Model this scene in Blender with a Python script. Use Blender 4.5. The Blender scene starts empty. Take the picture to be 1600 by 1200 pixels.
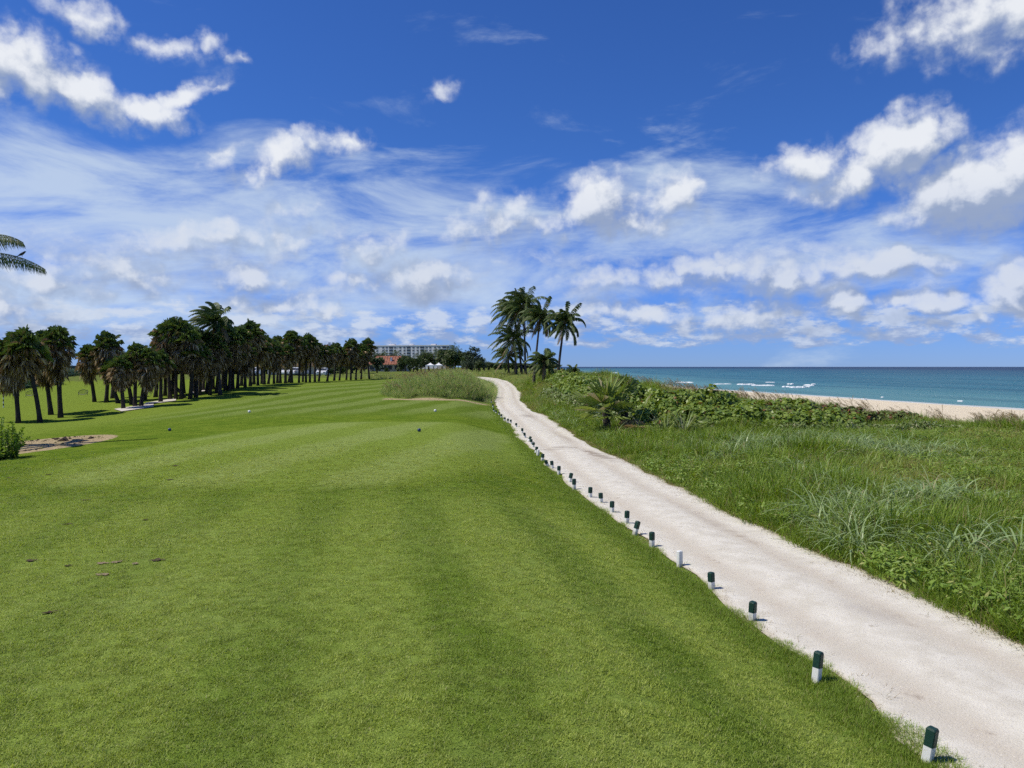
import bpy, math, random
import numpy as np
from mathutils import Vector, Matrix, Euler

random.seed(11)
rng = np.random.default_rng(11)
R = math.radians
SC = bpy.context.scene
COL = SC.collection

# ------------------------------------------------------------------ camera
CAM_Z = 2.8
PITCH = math.atan(27.0 / 1200.0)
cam_d = bpy.data.cameras.new('camera')
cam_d.sensor_width = 36.0
cam_d.lens = 27.0
cam_d.clip_start = 0.1
cam_d.clip_end = 60000
cam = bpy.data.objects.new('camera', cam_d)
cam.location = (0, 0, CAM_Z)
cam.rotation_euler = (R(90) - PITCH, 0, 0)
COL.objects.link(cam)
SC.camera = cam

# ------------------------------------------------------------------ render look
SC.view_settings.view_transform = 'Standard'
SC.view_settings.look = 'None'
SC.view_settings.gamma = 1
SC.view_settings.exposure = 0.0
SC.view_settings.use_curve_mapping = False
SC.render.engine = 'CYCLES'
cy = SC.cycles
cy.max_bounces = 5
cy.diffuse_bounces = 2
cy.glossy_bounces = 2
cy.transmission_bounces = 3
cy.transparent_max_bounces = 6
cy.use_adaptive_sampling = True
cy.adaptive_threshold = 0.02
cy.adaptive_min_samples = 8
cy.use_denoising = False
cy.caustics_reflective = False
cy.caustics_refractive = False
cy.sample_clamp_indirect = 4.0

# ------------------------------------------------------------------ node helper
class NG:
    def __init__(self, tree):
        self.t = tree
    def n(self, typ, *ins, out=0, **kw):
        nd = self.t.nodes.new(typ)
        for k, v in kw.items():
            setattr(nd, k, v)
        for i, v in enumerate(ins):
            self.put(nd.inputs[i], v)
        return nd.outputs[out] if out is not None else nd
    def put(self, sock, v):
        if v is None:
            return
        if isinstance(v, bpy.types.NodeSocket):
            self.t.links.new(v, sock)
        else:
            if sock.type == 'RGBA' and len(v) == 3:
                v = (*v, 1)
            sock.default_value = v
    def m(self, op, a, b=None, c=None, clamp=False):
        return self.n('ShaderNodeMath', a, b, c, operation=op, use_clamp=clamp)
    def add(self, a, b): return self.m('ADD', a, b)
    def sub(self, a, b): return self.m('SUBTRACT', a, b)
    def mul(self, a, b): return self.m('MULTIPLY', a, b)
    def mx(self, a, b): return self.m('MAXIMUM', a, b)
    def vm(self, op, a, b=None, out=0):
        nd = self.t.nodes.new('ShaderNodeVectorMath')
        nd.operation = op
        self.put(nd.inputs[0], a)
        if op == 'SCALE':
            self.put(nd.inputs[3], b)
        else:
            self.put(nd.inputs[1], b)
        return nd.outputs[out]
    def mix(self, f, a, b, mode='MIX'):
        nd = self.t.nodes.new('ShaderNodeMix')
        nd.data_type = 'RGBA'
        nd.blend_type = mode
        nd.clamp_factor = True
        self.put(nd.inputs[0], f)
        self.put(nd.inputs[6], a)
        self.put(nd.inputs[7], b)
        return nd.outputs[2]
    def smooth(self, v, lo, hi, a=0.0, b=1.0):
        nd = self.t.nodes.new('ShaderNodeMapRange')
        nd.interpolation_type = 'SMOOTHSTEP'
        for i, x in enumerate((v, lo, hi, a, b)):
            self.put(nd.inputs[i], x)
        return nd.outputs[0]
    def lin(self, v, lo, hi, a=0.0, b=1.0):
        nd = self.t.nodes.new('ShaderNodeMapRange')
        for i, x in enumerate((v, lo, hi, a, b)):
            self.put(nd.inputs[i], x)
        return nd.outputs[0]
    def noise(self, vec, scale, detail=3.0, rough=0.55, dist=0.0, out=0):
        nd = self.t.nodes.new('ShaderNodeTexNoise')
        self.put(nd.inputs['Vector'], vec)
        self.put(nd.inputs['Scale'], scale)
        nd.inputs['Detail'].default_value = detail
        nd.inputs['Roughness'].default_value = rough
        nd.inputs['Distortion'].default_value = dist
        return nd.outputs[out]
    def mapping(self, vec, loc=(0, 0, 0), rot=(0, 0, 0), scl=(1, 1, 1), typ='POINT'):
        nd = self.t.nodes.new('ShaderNodeMapping')
        nd.vector_type = typ
        self.put(nd.inputs[0], vec)
        nd.inputs[1].default_value = loc
        nd.inputs[2].default_value = rot
        nd.inputs[3].default_value = scl
        return nd.outputs[0]
    def sep(self, v):
        nd = self.t.nodes.new('ShaderNodeSeparateXYZ')
        self.put(nd.inputs[0], v)
        return nd.outputs
    def comb(self, x, y, z=0.0):
        return self.n('ShaderNodeCombineXYZ', x, y, z)

def cam_ray(px, py):
    cx, cyv = (px - 800) / 1200.0, (600 - py) / 1200.0
    ca, sa = math.cos(PITCH), math.sin(PITCH)
    return Vector((cx, ca + cyv * sa, -sa + cyv * ca))
def at(px, py, D):
    r = cam_ray(px, py)
    return Vector((0, 0, CAM_Z)) + r * (D / r.y)
def at_z(px, py, z):
    r = cam_ray(px, py)
    return Vector((0, 0, CAM_Z)) + r * ((z - CAM_Z) / r.z)
def sky_uv(px, py):
    r = cam_ray(px, py).normalized()
    return math.atan2(r.x, r.y), math.asin(r.z)

# ------------------------------------------------------------------ world: sky and clouds
SUN_EL = R(57)
SUN_AZ = R(-93)      # measured from +Y towards +X : the sun stands to the left
world = bpy.data.worlds.new('World')
SC.world = world
world.use_nodes = True
wt = world.node_tree
wt.nodes.clear()

CLOUDS = [  # (x, y, rx, ry, tilt, weight) read off the photograph, turned into directions below
    (30, 100, 100, 52, -8, 1), (125, 140, 90, 34, -22, 1), (225, 168, 80, 24, -4, 0.95), (300, 140, 66, 20, 30, 0.85), (345, 128, 26, 10, 20, 0.6),
    (135, 22, 60, 26, -10, 0.7), (165, 50, 34, 18, -30, 0.55), (265, 66, 85, 20, 4, 0.65), (325, 60, 26, 16, 0, 0.6), (372, 88, 26, 12, 0, 0.45), (692, 136, 46, 20, 20, 0.45),
    (450, 240, 105, 30, 24, 0.75), (540, 214, 52, 20, 14, 0.75), (350, 240, 60, 18, 30, 0.45), (420, 262, 90, 24, 20, 0.6),
    (935, 312, 62, 58, 10, 1.1), (1050, 305, 52, 40, 10, 0.95), (985, 345, 138, 32, 0, 0.65), (850, 345, 112, 46, 0, 0.59),
    (1410, 228, 76, 50, 20, 1.05), (1262, 258, 88, 38, 5, 0.8), (1340, 270, 110, 34, 16, 0.9),
    (1525, 295, 112, 70, 0, 1.1), (1600, 258, 70, 60, 0, 1), (1480, 325, 80, 36, 0, 0.9),
    (1500, 45, 150, 56, 0, 0.75), (1590, 20, 100, 66, 0, 0.85),
    (1372, 413, 92, 34, 0, 1.03), (1110, 428, 112, 34, 0, 0.81), (1040, 440, 100, 25, 0, 0.65), (1232, 447, 88, 37, 0, 0.86), (1325, 482, 38, 30, 0, 1.1),
    (1590, 448, 52, 46, 0, 1.1), (1480, 470, 75, 21, 0, 0.86), (1420, 468, 62, 18, 0, 0.76), (950, 440, 112, 32, 5, 0.7), (1000, 490, 138, 28, -4, 0.76),
    (1170, 494, 138, 28, 0, 0.81), (1470, 500, 150, 18, 0, 0.54), (1330, 520, 125, 16, 0, 0.54), (1290, 460, 50, 16, 0, 0.65),
    (390, 430, 75, 30, 0, 0.86), (320, 375, 238, 34, 8, 0.7), (660, 440, 100, 41, 0, 0.81), (590, 398, 75, 39, 30, 0.7),
    (785, 350, 138, 51, 10, 0.65), (470, 318, 70, 20, 8, 0.5), (460, 385, 50, 28, 0, 0.54), (190, 430, 100, 39, 0, 0.7), (60, 440, 112, 34, 0, 0.7),
    (560, 445, 75, 23, 0, 0.65), (20, 485, 100, 30, 0, 0.7), (440, 475, 70, 23, 0, 0.81), (510, 484, 45, 14, 0, 0.76), (370, 470, 70, 23, 0, 0.7),
]
def cloud_group():
    g = bpy.data.node_groups.new('cloud_density', 'ShaderNodeTree')
    g.interface.new_socket('P', in_out='INPUT', socket_type='NodeSocketVector')
    for nm in ('Big', 'Mid', 'Low'):
        g.interface.new_socket(nm, in_out='OUTPUT', socket_type='NodeSocketFloat')
    G = NG(g)
    gi = g.nodes.new('NodeGroupInput')
    go = g.nodes.new('NodeGroupOutput')
    P = gi.outputs[0]
    warp = G.noise(P, 11.0, 2.0, 0.6, out=1)
    Pw = G.vm('ADD', P, G.vm('SCALE', G.vm('SUBTRACT', warp, (0.5, 0.5, 0.5)), 0.05))
    warp2 = G.noise(P, 40.0, 4.0, 0.6, out=1)
    Pw = G.vm('ADD', Pw, G.vm('SCALE', G.vm('SUBTRACT', warp2, (0.5, 0.5, 0.5)), 0.018))
    acc = None
    for (px, py, rx, ry, rot, w) in CLOUDS:
        u, e = sky_uv(px, py)
        ax, ay = rx / 1200 * 1.35, ry / 1200 * 1.35
        mp = G.mapping(Pw, (u, e, 0), (0, 0, R(rot)), (ax, ay, 10), 'TEXTURE')
        s = G.n('ShaderNodeTexGradient', mp, gradient_type='SPHERICAL', out=1)
        if w != 1:
            s = G.mul(s, w)
        acc = s if acc is None else G.mx(acc, s)
    f1 = G.mul(G.sub(G.noise(P, 38.0, 6.0, 0.55), 0.5), 0.78)
    bl = G.m('ABSOLUTE', G.sub(G.noise(Pw, 21.0, 3.0, 0.5), 0.5))
    f1 = G.add(f1, G.mul(G.sub(bl, 0.08), 1.25))
    big = G.add(G.sub(acc, 0.13), G.mul(f1, G.smooth(acc, 0.0, 0.30)))
    # cumulus rows, alike on every side of the sky, smaller towards the horizon
    el = G.sep(P)[1]
    m1 = G.noise(G.n('ShaderNodeVectorMath', Pw, (1, 1.9, 1), (3.1, 0.4, 0), operation='MULTIPLY_ADD'), 8.5, 6.0, 0.58)
    band1 = G.mul(G.smooth(el, 0.045, 0.10), G.smooth(el, 0.23, 0.12))
    mid = G.sub(m1, G.sub(0.86, G.mul(band1, 0.43)))
    m2 = G.noise(G.n('ShaderNodeVectorMath', P, (1, 2.6, 1), (7.7, 1.3, 0), operation='MULTIPLY_ADD'), 21.0, 6.0, 0.60)
    band2 = G.mul(G.smooth(el, 0.010, 0.030), G.smooth(el, 0.11, 0.06))
    low = G.sub(m2, G.sub(0.84, G.mul(band2, 0.44)))
    g.links.new(big, go.inputs[0])
    g.links.new(mid, go.inputs[1])
    g.links.new(low, go.inputs[2])
    return g

def build_world():
    W = NG(wt)
    tc = W.n('ShaderNodeTexCoord')
    D = W.vm('NORMALIZE', tc)
    x, y, z = W.sep(D)
    u = W.m('ARCTAN2', x, y)
    el = W.m('ARCSINE', z)
    P = W.comb(u, el, 0.0)
    sky = W.n('ShaderNodeTexSky', out=None)
    sky.sky_type = 'NISHITA'
    sky.sun_disc = False
    sky.sun_elevation = SUN_EL
    sky.sun_rotation = SUN_AZ
    sky.altitude = 0
    sky.air_density = 1.0
    sky.dust_density = 0.0
    sky.ozone_density = 4.0
    # a clear subtropical sky is bluer than the model's; the horizon a little more so
    blue = W.mix(1.0, sky.outputs[0], W.mix(W.smooth(el, 0.0, 0.30), SKY_LOW, SKY_HIGH), 'MULTIPLY')
    cg = cloud_group()
    def dens(vec):
        nd = wt.nodes.new('ShaderNodeGroup')
        nd.node_tree = cg
        wt.links.new(vec, nd.inputs[0])
        return nd.outputs
    d0 = dens(P)
    d1 = dens(W.vm('ADD', P, (-0.012, 0.023, 0)))
    # thin high veil, streaks rising to the right
    vq = W.mapping(P, rot=(0, 0, R(-9)), scl=(1.0, 3.4, 1))
    v1 = W.noise(vq, 4.2, 7.0, 0.60, 0.45)
    vb = W.mul(W.smooth(el, W.smooth(u, -0.3, 0.3, -0.01, 0.02), W.smooth(u, -0.3, 0.3, 0.09, 0.12)), W.smooth(el, 0.36, 0.14))
    lean = W.smooth(u, 0.75, -0.45, 0.0, 0.13)
    veil = W.smooth(W.add(W.add(v1, W.mul(vb, 0.17)), W.mul(lean, vb)), 0.56, 0.88, 0.0, 0.78)
    c = W.mix(veil, blue, VEIL)
    puff = W.mul(W.sub(W.noise(P, 30.0, 5.0, 0.62), 0.5), 1.5)
    def layer(c, a0, a1, soft, gain, amax, bias, lit_c, sh_c):
        alpha = W.smooth(a0, 0.0, soft, 0.0, amax)
        lit = W.smooth(W.add(W.add(bias, puff), W.mul(W.sub(a0, a1), gain)), -0.15, 1.2)
        return W.mix(alpha, c, W.mix(lit, sh_c, lit_c))
    c = layer(c, d0[2], d1[2], 0.18, 4.5, 0.78, 0.16, LIT_FAR, SHADE_FAR)
    c = layer(c, d0[1], d1[1], 0.24, 3.6, 0.72, 0.16, LIT_FAR, SHADE_FAR)
    hi = W.smooth(el, 0.13, 0.25)
    c = layer(c, d0[0], d1[0], 0.62, W.lin(hi, 0, 1, 2.8, 1.7), W.lin(hi, 0, 1, 0.90, 0.96), W.lin(hi, 0, 1, 0.08, 0.42), W.mix(hi, LIT_LOW, LIT), SHADE)
    bg = W.n('ShaderNodeBackground', c, 0.085)
    o = wt.nodes.new('ShaderNodeOutputWorld')
    wt.links.new(bg, o.inputs[0])
SKY_LOW = (0.38, 0.645, 1.53)
SKY_HIGH = (0.36, 0.67, 1.28)
VEIL = (7.0, 8.3, 9.9)
LIT = (10.0, 10.3, 10.8)
LIT_LOW = (8.0, 8.6, 9.8)
SHADE = (3.7, 4.6, 6.6)
LIT_FAR = (7.6, 8.4, 9.8)
SHADE_FAR = (3.7, 4.7, 7.2)
build_world()
world.cycles.sampling_method = 'MANUAL'
world.cycles.sample_map_resolution = 512

# ------------------------------------------------------------------ sun
sun_d = bpy.data.lights.new('sun', 'SUN')
sun_d.energy = 4.5
sun_d.angle = R(0.53)
sun_d.color = (1.0, 0.94, 0.82)
sun = bpy.data.objects.new('sun', sun_d)
sv = Vector((math.sin(SUN_AZ) * math.cos(SUN_EL), math.cos(SUN_AZ) * math.cos(SUN_EL), math.sin(SUN_EL)))
sun.rotation_euler = sv.to_track_quat('Z', 'Y').to_euler()
sun.location = sv * 100
COL.objects.link(sun)

# ------------------------------------------------------------------ mesh helpers
def tag(o, label=None, cat=None, group=None, kind=None):
    if label: o['label'] = label
    if cat: o['category'] = cat
    if group: o['group'] = group
    if kind: o['kind'] = kind
    return o
def link(name, me, parent=None):
    o = bpy.data.objects.new(name, me)
    COL.objects.link(o)
    if parent is not None:
        o.parent = parent
    return o
def empty(name, loc=(0, 0, 0), rz=0.0):
    o = bpy.data.objects.new(name, None)
    o.empty_display_size = 0.2
    COL.objects.link(o)
    o.location = loc
    o.rotation_euler = (0, 0, rz)
    return o

class MB:
    """collects polygons; build() makes one mesh"""
    def __init__(self):
        self.v = []; self.f = []; self.t = []; self.mi = []
    def poly(self, pts, tint=0.5, mi=0):
        i = len(self.v)
        self.v.extend([tuple(p) for p in pts])
        self.f.append(tuple(range(i, i + len(pts))))
        self.t.append(tint); self.mi.append(mi)
    def faces(self, pts, faces, tint=0.5, mi=0):
        i = len(self.v)
        self.v.extend([tuple(p) for p in pts])
        for f in faces:
            self.f.append(tuple(k + i for k in f))
            self.t.append(tint); self.mi.append(mi)
    def box(self, x0, x1, y0, y1, z0, z1, tint=0.5, mi=0):
        p = [(x0, y0, z0), (x1, y0, z0), (x1, y1, z0), (x0, y1, z0), (x0, y0, z1), (x1, y0, z1), (x1, y1, z1), (x0, y1, z1)]
        self.faces(p, [(0, 3, 2, 1), (4, 5, 6, 7), (0, 1, 5, 4), (1, 2, 6, 5), (2, 3, 7, 6), (3, 0, 4, 7)], tint, mi)
    def tube(self, pts, rad, seg=6, tint=0.5, mi=0, cap=True):
        pts = [Vector(p) for p in pts]
        n = len(pts)
        if not isinstance(rad, (list, tuple)):
            rad = [rad] * n
        vs = []
        for i, p in enumerate(pts):
            d = (pts[min(i + 1, n - 1)] - pts[max(i - 1, 0)]).normalized()
            a = Vector((1, 0, 0)) if abs(d.z) > 0.8 else Vector((0, 0, 1))
            s = d.cross(a).normalized(); t = d.cross(s)
            for k in range(seg):
                an = 2 * math.pi * k / seg
                vs.append(p + (s * math.cos(an) + t * math.sin(an)) * rad[i])
        fs = []
        for i in range(n - 1):
            for k in range(seg):
                k2 = (k + 1) % seg
                fs.append((i * seg + k, (i + 1) * seg + k, (i + 1) * seg + k2, i * seg + k2))
        if cap:
            fs.append(tuple(range(seg)))
            fs.append(tuple(reversed([(n - 1) * seg + k for k in range(seg)])))
        self.faces(vs, fs, tint, mi)
    def mesh(self, name, mats, smooth=False):
        me = bpy.data.meshes.new(name)
        me.from_pydata(self.v, [], self.f)
        for m in (mats if isinstance(mats, (list, tuple)) else [mats]):
            me.materials.append(m)
        if self.f:
            at_ = me.attributes.new('tint', 'FLOAT', 'FACE')
            at_.data.foreach_set('value', np.array(self.t, dtype=np.float32))
            me.polygons.foreach_set('material_index', np.array(self.mi, dtype=np.int32))
            if smooth:
                me.polygons.foreach_set('use_smooth', np.ones(len(self.f), dtype=bool))
        me.update()
        return me
    def build(self, name, mats, parent=None, smooth=False):
        return link(name, self.mesh(name, mats, smooth), parent)

def copy_tree(o, parent=None):
    c = o.copy()
    COL.objects.link(c)
    c.parent = parent
    for ch in list(o.children):
        copy_tree(ch, c)
    return c

# ------------------------------------------------------------------ materials
def new_mat(name):
    m = bpy.data.materials.new(name)
    m.use_nodes = True
    m.node_tree.nodes.clear()
    return m, NG(m.node_tree)
def finish(m, G, sh, disp=None):
    o = G.t.nodes.new('ShaderNodeOutputMaterial')
    G.t.links.new(sh, o.inputs[0])
    return m
def principled(G, col, rough=0.8, spec=0.3, normal=None, metal=0.0):
    nd = G.t.nodes.new('ShaderNodeBsdfPrincipled')
    G.put(nd.inputs['Base Color'], col)
    G.put(nd.inputs['Roughness'], rough)
    G.put(nd.inputs['Specular IOR Level'], spec)
    G.put(nd.inputs['Metallic'], metal)
    if normal is not None:
        G.put(nd.inputs['Normal'], normal)
    return nd.outputs[0]
def bump(G, h, strength=0.4, dist=0.02):
    nd = G.t.nodes.new('ShaderNodeBump')
    nd.inputs['Strength'].default_value = strength
    nd.inputs['Distance'].default_value = dist
    G.put(nd.inputs['Height'], h)
    return nd.outputs[0]
def pos(G):
    return G.n('ShaderNodeNewGeometry')
def attr(G, name):
    nd = G.t.nodes.new('ShaderNodeAttribute')
    nd.attribute_name = name
    return nd.outputs[2]
def obj_rand(G):
    return G.n('ShaderNodeObjectInfo', out=5)

def mat_plain(name, col, rough=0.7, spec=0.3, vary=0.12, scale=6.0):
    m, G = new_mat(name)
    n = G.noise(G.n('ShaderNodeTexCoord', out=3), scale, 4.0)
    c = G.mix(G.lin(n, 0.3, 0.7), tuple(v * (1 - vary) for v in col), tuple(min(1, v * (1 + vary)) for v in col))
    return finish(m, G, principled(G, c, rough, spec, bump(G, n, 0.15, 0.01)))

def mat_leaf(name, ca, cb, cc=None, trans=0.3, rough=0.55, spec=0.25, cfrac=0.85):
    """leaf colour runs from ca to cb with the leaf's own tint; cc is an odd colour some leaves have"""
    m, G = new_mat(name)
    t = attr(G, 'tint')
    r = obj_rand(G)
    f = G.m('FRACT', G.add(t, G.mul(r, 0.35)))
    f = G.lin(G.add(G.mul(t, 0.7), G.mul(r, 0.3)), 0.05, 0.95)
    c = G.mix(f, ca, cb)
    if cc is not None:
        k = G.m('FRACT', G.add(G.mul(t, 7.31), G.mul(r, 3.7)))
        c = G.mix(G.smooth(k, cfrac - 0.02, cfrac + 0.02), c, cc)
    bs = principled(G, c, rough, spec)
    tr = G.n('ShaderNodeBsdfTranslucent', G.n('ShaderNodeHueSaturation', 0.49, 1.1, 1.25, 1.0, c))
    return finish(m, G, G.n('ShaderNodeMixShader', trans, bs, tr))

# lawn colour as a function of the place (mowing bands, tees, patches): shared by soil sheet and blades
def lawn_color_group():
    g = bpy.data.node_groups.new('lawn_colour', 'ShaderNodeTree')
    g.interface.new_socket('Color', in_out='OUTPUT', socket_type='NodeSocketColor')
    G = NG(g)
    go = g.nodes.new('NodeGroupOutput')
    P = pos(G)
    x, y, z = G.sep(P)
    w = G.noise(P, 0.35, 3.0)
    w2 = G.noise(P, 1.1, 5.0, 0.72)
    fine = G.noise(P, 9.0, 4.0, 0.7)
    # mowing bands: run ahead, leaning 10 degrees right
    q = G.sub(G.mul(x, math.cos(R(10))), G.mul(y, math.sin(R(10))))
    q = G.add(q, G.mul(G.sub(w, 0.5), 1.6))
    band = G.smooth(G.m('SINE', G.mul(q, 2 * math.pi / 3.3)), -0.6, 0.6)
    q2 = G.add(G.mul(x, math.cos(R(10.7))), G.mul(y, math.sin(R(10.7))))
    q2 = G.add(q2, G.mul(G.sub(w, 0.5), 0.9))
    band2 = G.smooth(G.m('SINE', G.sub(G.mul(q2, 2 * math.pi / 1.75), 1.37)), -0.5, 1.0)
    # the tee ahead
    tx = G.sub(G.mul(G.add(x, 5.3), math.cos(R(10))), G.mul(G.sub(y, 24.0), math.sin(R(10))))
    ty = G.add(G.mul(G.add(x, 5.3), math.sin(R(10))), G.mul(G.sub(y, 24.0), math.cos(R(10))))
    e = G.add(G.m('POWER', G.m('ABSOLUTE', G.m('DIVIDE', tx, 5.8)), 3.0), G.m('POWER', G.m('ABSOLUTE', G.m('DIVIDE', ty, 8.6)), 4.0))
    e = G.add(e, G.mul(G.sub(w2, 0.5), 0.25))
    tee = G.smooth(e, 1.35, 0.72)
    far = G.smooth(y, 36.0, 44.0)
    near = G.smooth(y, 17.0, 12.0)
    DARK = (0.100, 0.164, 0.018)
    MID = (0.185, 0.252, 0.046)
    LITE = (0.235, 0.295, 0.086)
    YEL = (0.166, 0.224, 0.028)
    rough_ = G.mix(G.smooth(w2, 0.35, 0.7), DARK, YEL)
    foreg = G.mix(G.mul(band2, G.mul(G.lin(w, 0.3, 0.7, 0.9, 0.5), G.smooth(x, -3.5, -0.5, 0.6, 1.0))), MID, DARK)
    foreg = G.mix(G.mul(G.smooth(w2, 0.35, 0.75), 0.30), foreg, LITE)
    foreg = G.mix(G.mul(G.smooth(w, 0.45, 0.75), 0.35), foreg, LITE)
    teec = G.mix(G.mul(band, 0.75), MID, LITE)
    teec = G.mix(G.mul(G.smooth(w2, 0.45, 0.75), 0.3), teec, YEL)
    farc = G.mix(G.mul(band, 0.7), G.mix(0.5, DARK, MID), LITE)
    c = G.mix(near, rough_, foreg)
    c = G.mix(tee, c, teec)
    c = G.mix(far, c, G.mix(1.0, farc, (0.84, 0.86, 0.82), 'MULTIPLY'))
    # far range on the low ground: plainer
    c = G.mix(G.smooth(x, -17.0, -24.0), c, G.mix(w2, YEL, MID))
    c = G.mix(G.lin(fine, 0.35, 0.65), G.mix(1.0, c, (0.80, 0.82, 0.75), 'MULTIPLY'), G.mix(1.0, c, (1.17, 1.15, 1.2), 'MULTIPLY'))
    g.links.new(c, go.inputs[0])
    return g
LAWN = lawn_color_group()
def lawn_color(G):
    nd = G.t.nodes.new('ShaderNodeGroup')
    nd.node_tree = LAWN
    return nd.outputs[0]

def mat_ground():
    m, G = new_mat('ground')
    P = pos(G)
    du = attr(G, 'dune'); sa = attr(G, 'sand'); di = attr(G, 'dirt')
    n1 = G.noise(P, 1.1, 5.0, 0.6)
    n2 = G.noise(P, 14.0, 4.0, 0.7)
    n3 = G.noise(P, 60.0, 3.0, 0.7)
    c = lawn_color(G)
    c = G.mix(G.lin(n3, 0.3, 0.7), G.mix(1.0, c, (0.62, 0.66, 0.6), 'MULTIPLY'), G.mix(1.0, c, (1.2, 1.18, 1.2), 'MULTIPLY'))
    dune = G.mix(n1, (0.085, 0.125, 0.024), (0.150, 0.180, 0.050))
    dune = G.mix(G.smooth(n2, 0.5, 0.75), dune, (0.16, 0.135, 0.07))
    jag = G.mul(G.sub(n1, 0.5), 0.7)
    c = G.mix(G.smooth(G.add(du, jag), 0.4, 0.6), c, dune)
    sand = G.mix(n1, (0.60, 0.515, 0.375), (0.69, 0.61, 0.465))
    sand = G.mix(G.smooth(n2, 0.45, 0.8, 0, 0.4), sand, (0.50, 0.40, 0.29))
    c = G.mix(G.smooth(G.add(sa, G.mul(jag, 0.6)), 0.42, 0.58), c, sand)
    dirt = G.mix(G.smooth(n2, 0.35, 0.65), (0.27, 0.21, 0.12), (0.46, 0.365, 0.22))
    dirt = G.mix(G.smooth(G.noise(P, 5.0, 4.0, 0.7), 0.56, 0.66, 0, 0.8), dirt, (0.10, 0.085, 0.045))
    c = G.mix(G.smooth(G.add(di, G.mul(G.sub(n2, 0.5), 0.6)), 0.45, 0.6), c, dirt)
    h = G.add(n3, G.mul(n2, 2.0))
    return finish(m, G, principled(G, c, 0.95, 0.0, bump(G, h, 0.5, 0.03)))
M_GROUND = mat_ground()

def mat_path():
    m, G = new_mat('crushed_shell')
    P = pos(G)
    s = attr(G, 'lat')        # -1 .. 1 across the path
    n0 = G.noise(P, 0.5, 4.0, 0.6)
    n1 = G.noise(P, 3.0, 5.0, 0.65)
    n2 = G.noise(P, 38.0, 4.0, 0.75)
    vo = G.n('ShaderNodeTexVoronoi', P, None, 55.0)
    grit = G.n('ShaderNodeTexVoronoi', P, None, 120.0, out=1)
    gv = G.sep(grit)[0]
    c = G.mix(G.smooth(n1, 0.3, 0.7), (0.545, 0.508, 0.425), (0.665, 0.633, 0.548))
    tr = G.smooth(G.m('ABSOLUTE', G.sub(G.m('ABSOLUTE', G.add(s, G.mul(G.sub(n0, 0.5), 0.5))), 0.45)), 0.28, 0.0)
    c = G.mix(G.mul(tr, G.smooth(n1, 0.30, 0.75, 0.25, 0.85)), c, (0.46, 0.40, 0.315))
    c = G.mix(G.smooth(n2, 0.56, 0.80, 0, 0.40), c, (0.46, 0.41, 0.33))
    c = G.mix(G.smooth(n2, 0.44, 0.28, 0, 0.7), c, (0.79, 0.74, 0.645))
    c = G.mix(G.smooth(gv, 0.94, 0.97, 0, 0.35), c, (0.33, 0.29, 0.24))
    # old tyre scuffs and damp stains (marks with a place of their own)
    for (cx, cyy, rx, ry, rot, k) in ((1.75, 26.2, .9, .7, 0, .6), (2.75, 24.0, .45, 3.4, 10, .75), (1.3, 25.6, 1.2, .3, 0, .5), (2.1, 30, .4, 4, 8, .3),
                                      (.9, 43.0, .9, 3.0, 5, .55), (4.05, 8.6, .5, .9, 10, .3), (3.5, 14, .3, 4.0, 8, .25)):
        mp = G.mapping(P, (cx, cyy, 0), (0, 0, R(rot)), (rx, ry, 50), 'TEXTURE')
        g = G.n('ShaderNodeTexGradient', mp, gradient_type='SPHERICAL', out=1)
        c = G.mix(G.mul(G.smooth(G.add(g, G.mul(G.sub(n1, 0.55), 2.2)), 0.15, 0.9), k), c, (0.21, 0.165, 0.13))
    edge = G.smooth(G.add(G.m('ABSOLUTE', s), G.mul(G.sub(n1, 0.5), 0.35)), 0.86, 1.02)
    c = G.mix(G.mul(edge, 0.55), c, (0.36, 0.29, 0.19))
    h = G.add(G.mul(n2, 1.0), G.add(G.mul(vo, 0.8), G.mul(n1, 1.2)))
    return finish(m, G, principled(G, c, 0.95, 0.1, bump(G, h, 0.35, 0.010)))
M_PATH = mat_path()

def mat_sea():
    m, G = new_mat('sea_water')
    P = pos(G)
    off = attr(G, 'off')     # metres offshore
    al = G.sep(P)[1]
    n1 = G.noise(G.comb(G.mul(off, 0.045), G.mul(al, 0.0055), 0.0), 1.0, 4.0, 0.6)
    n2 = G.noise(G.comb(G.mul(off, 0.22), G.mul(al, 0.035), 3.0), 1.0, 4.0, 0.6)
    n3 = G.noise(P, 1.2, 3.0, 0.6)
    fade = G.smooth(off, 700.0, 60.0, 0.08, 1.0)
    c = G.mix(G.smooth(off, 4.0, 90.0), (0.085, 0.225, 0.240), (0.032, 0.140, 0.190))
    c = G.mix(G.smooth(off, 60.0, 420.0), c, (0.020, 0.105, 0.165))
    c = G.mix(G.smooth(off, 150.0, 1200.0), c, (0.007, 0.034, 0.088))
    c = G.mix(G.smooth(n1, 0.42, 0.66, 0, 0.85), c, G.mix(1.0, c, (0.55, 0.66, 0.72), 'MULTIPLY'))
    c = G.mix(G.smooth(n2, 0.45, 0.8, 0, 0.35), c, G.mix(1.0, c, (1.7, 1.45, 1.25), 'MULTIPLY'))
    c = G.mix(G.smooth(G.add(off, G.mul(G.sub(n2, .5), 9.0)), 3.6, 1.2), c, (0.55, 0.56, 0.52))
    h = G.mul(G.add(G.mul(n1, 1.0), G.add(G.mul(n2, 0.7), G.mul(n3, 0.05))), fade)
    return finish(m, G, principled(G, c, 0.40, 0.05, bump(G, h, 0.8, 0.8)))
M_SEA = mat_sea()
def mat_foam():
    m, G = new_mat('foam')
    n = G.noise(pos(G), 2.0, 4.0)
    return finish(m, G, principled(G, G.mix(n, (0.70, 0.76, 0.78), (0.85, 0.87, 0.87)), 0.7, 0.2))
M_FOAM = mat_foam()

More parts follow.
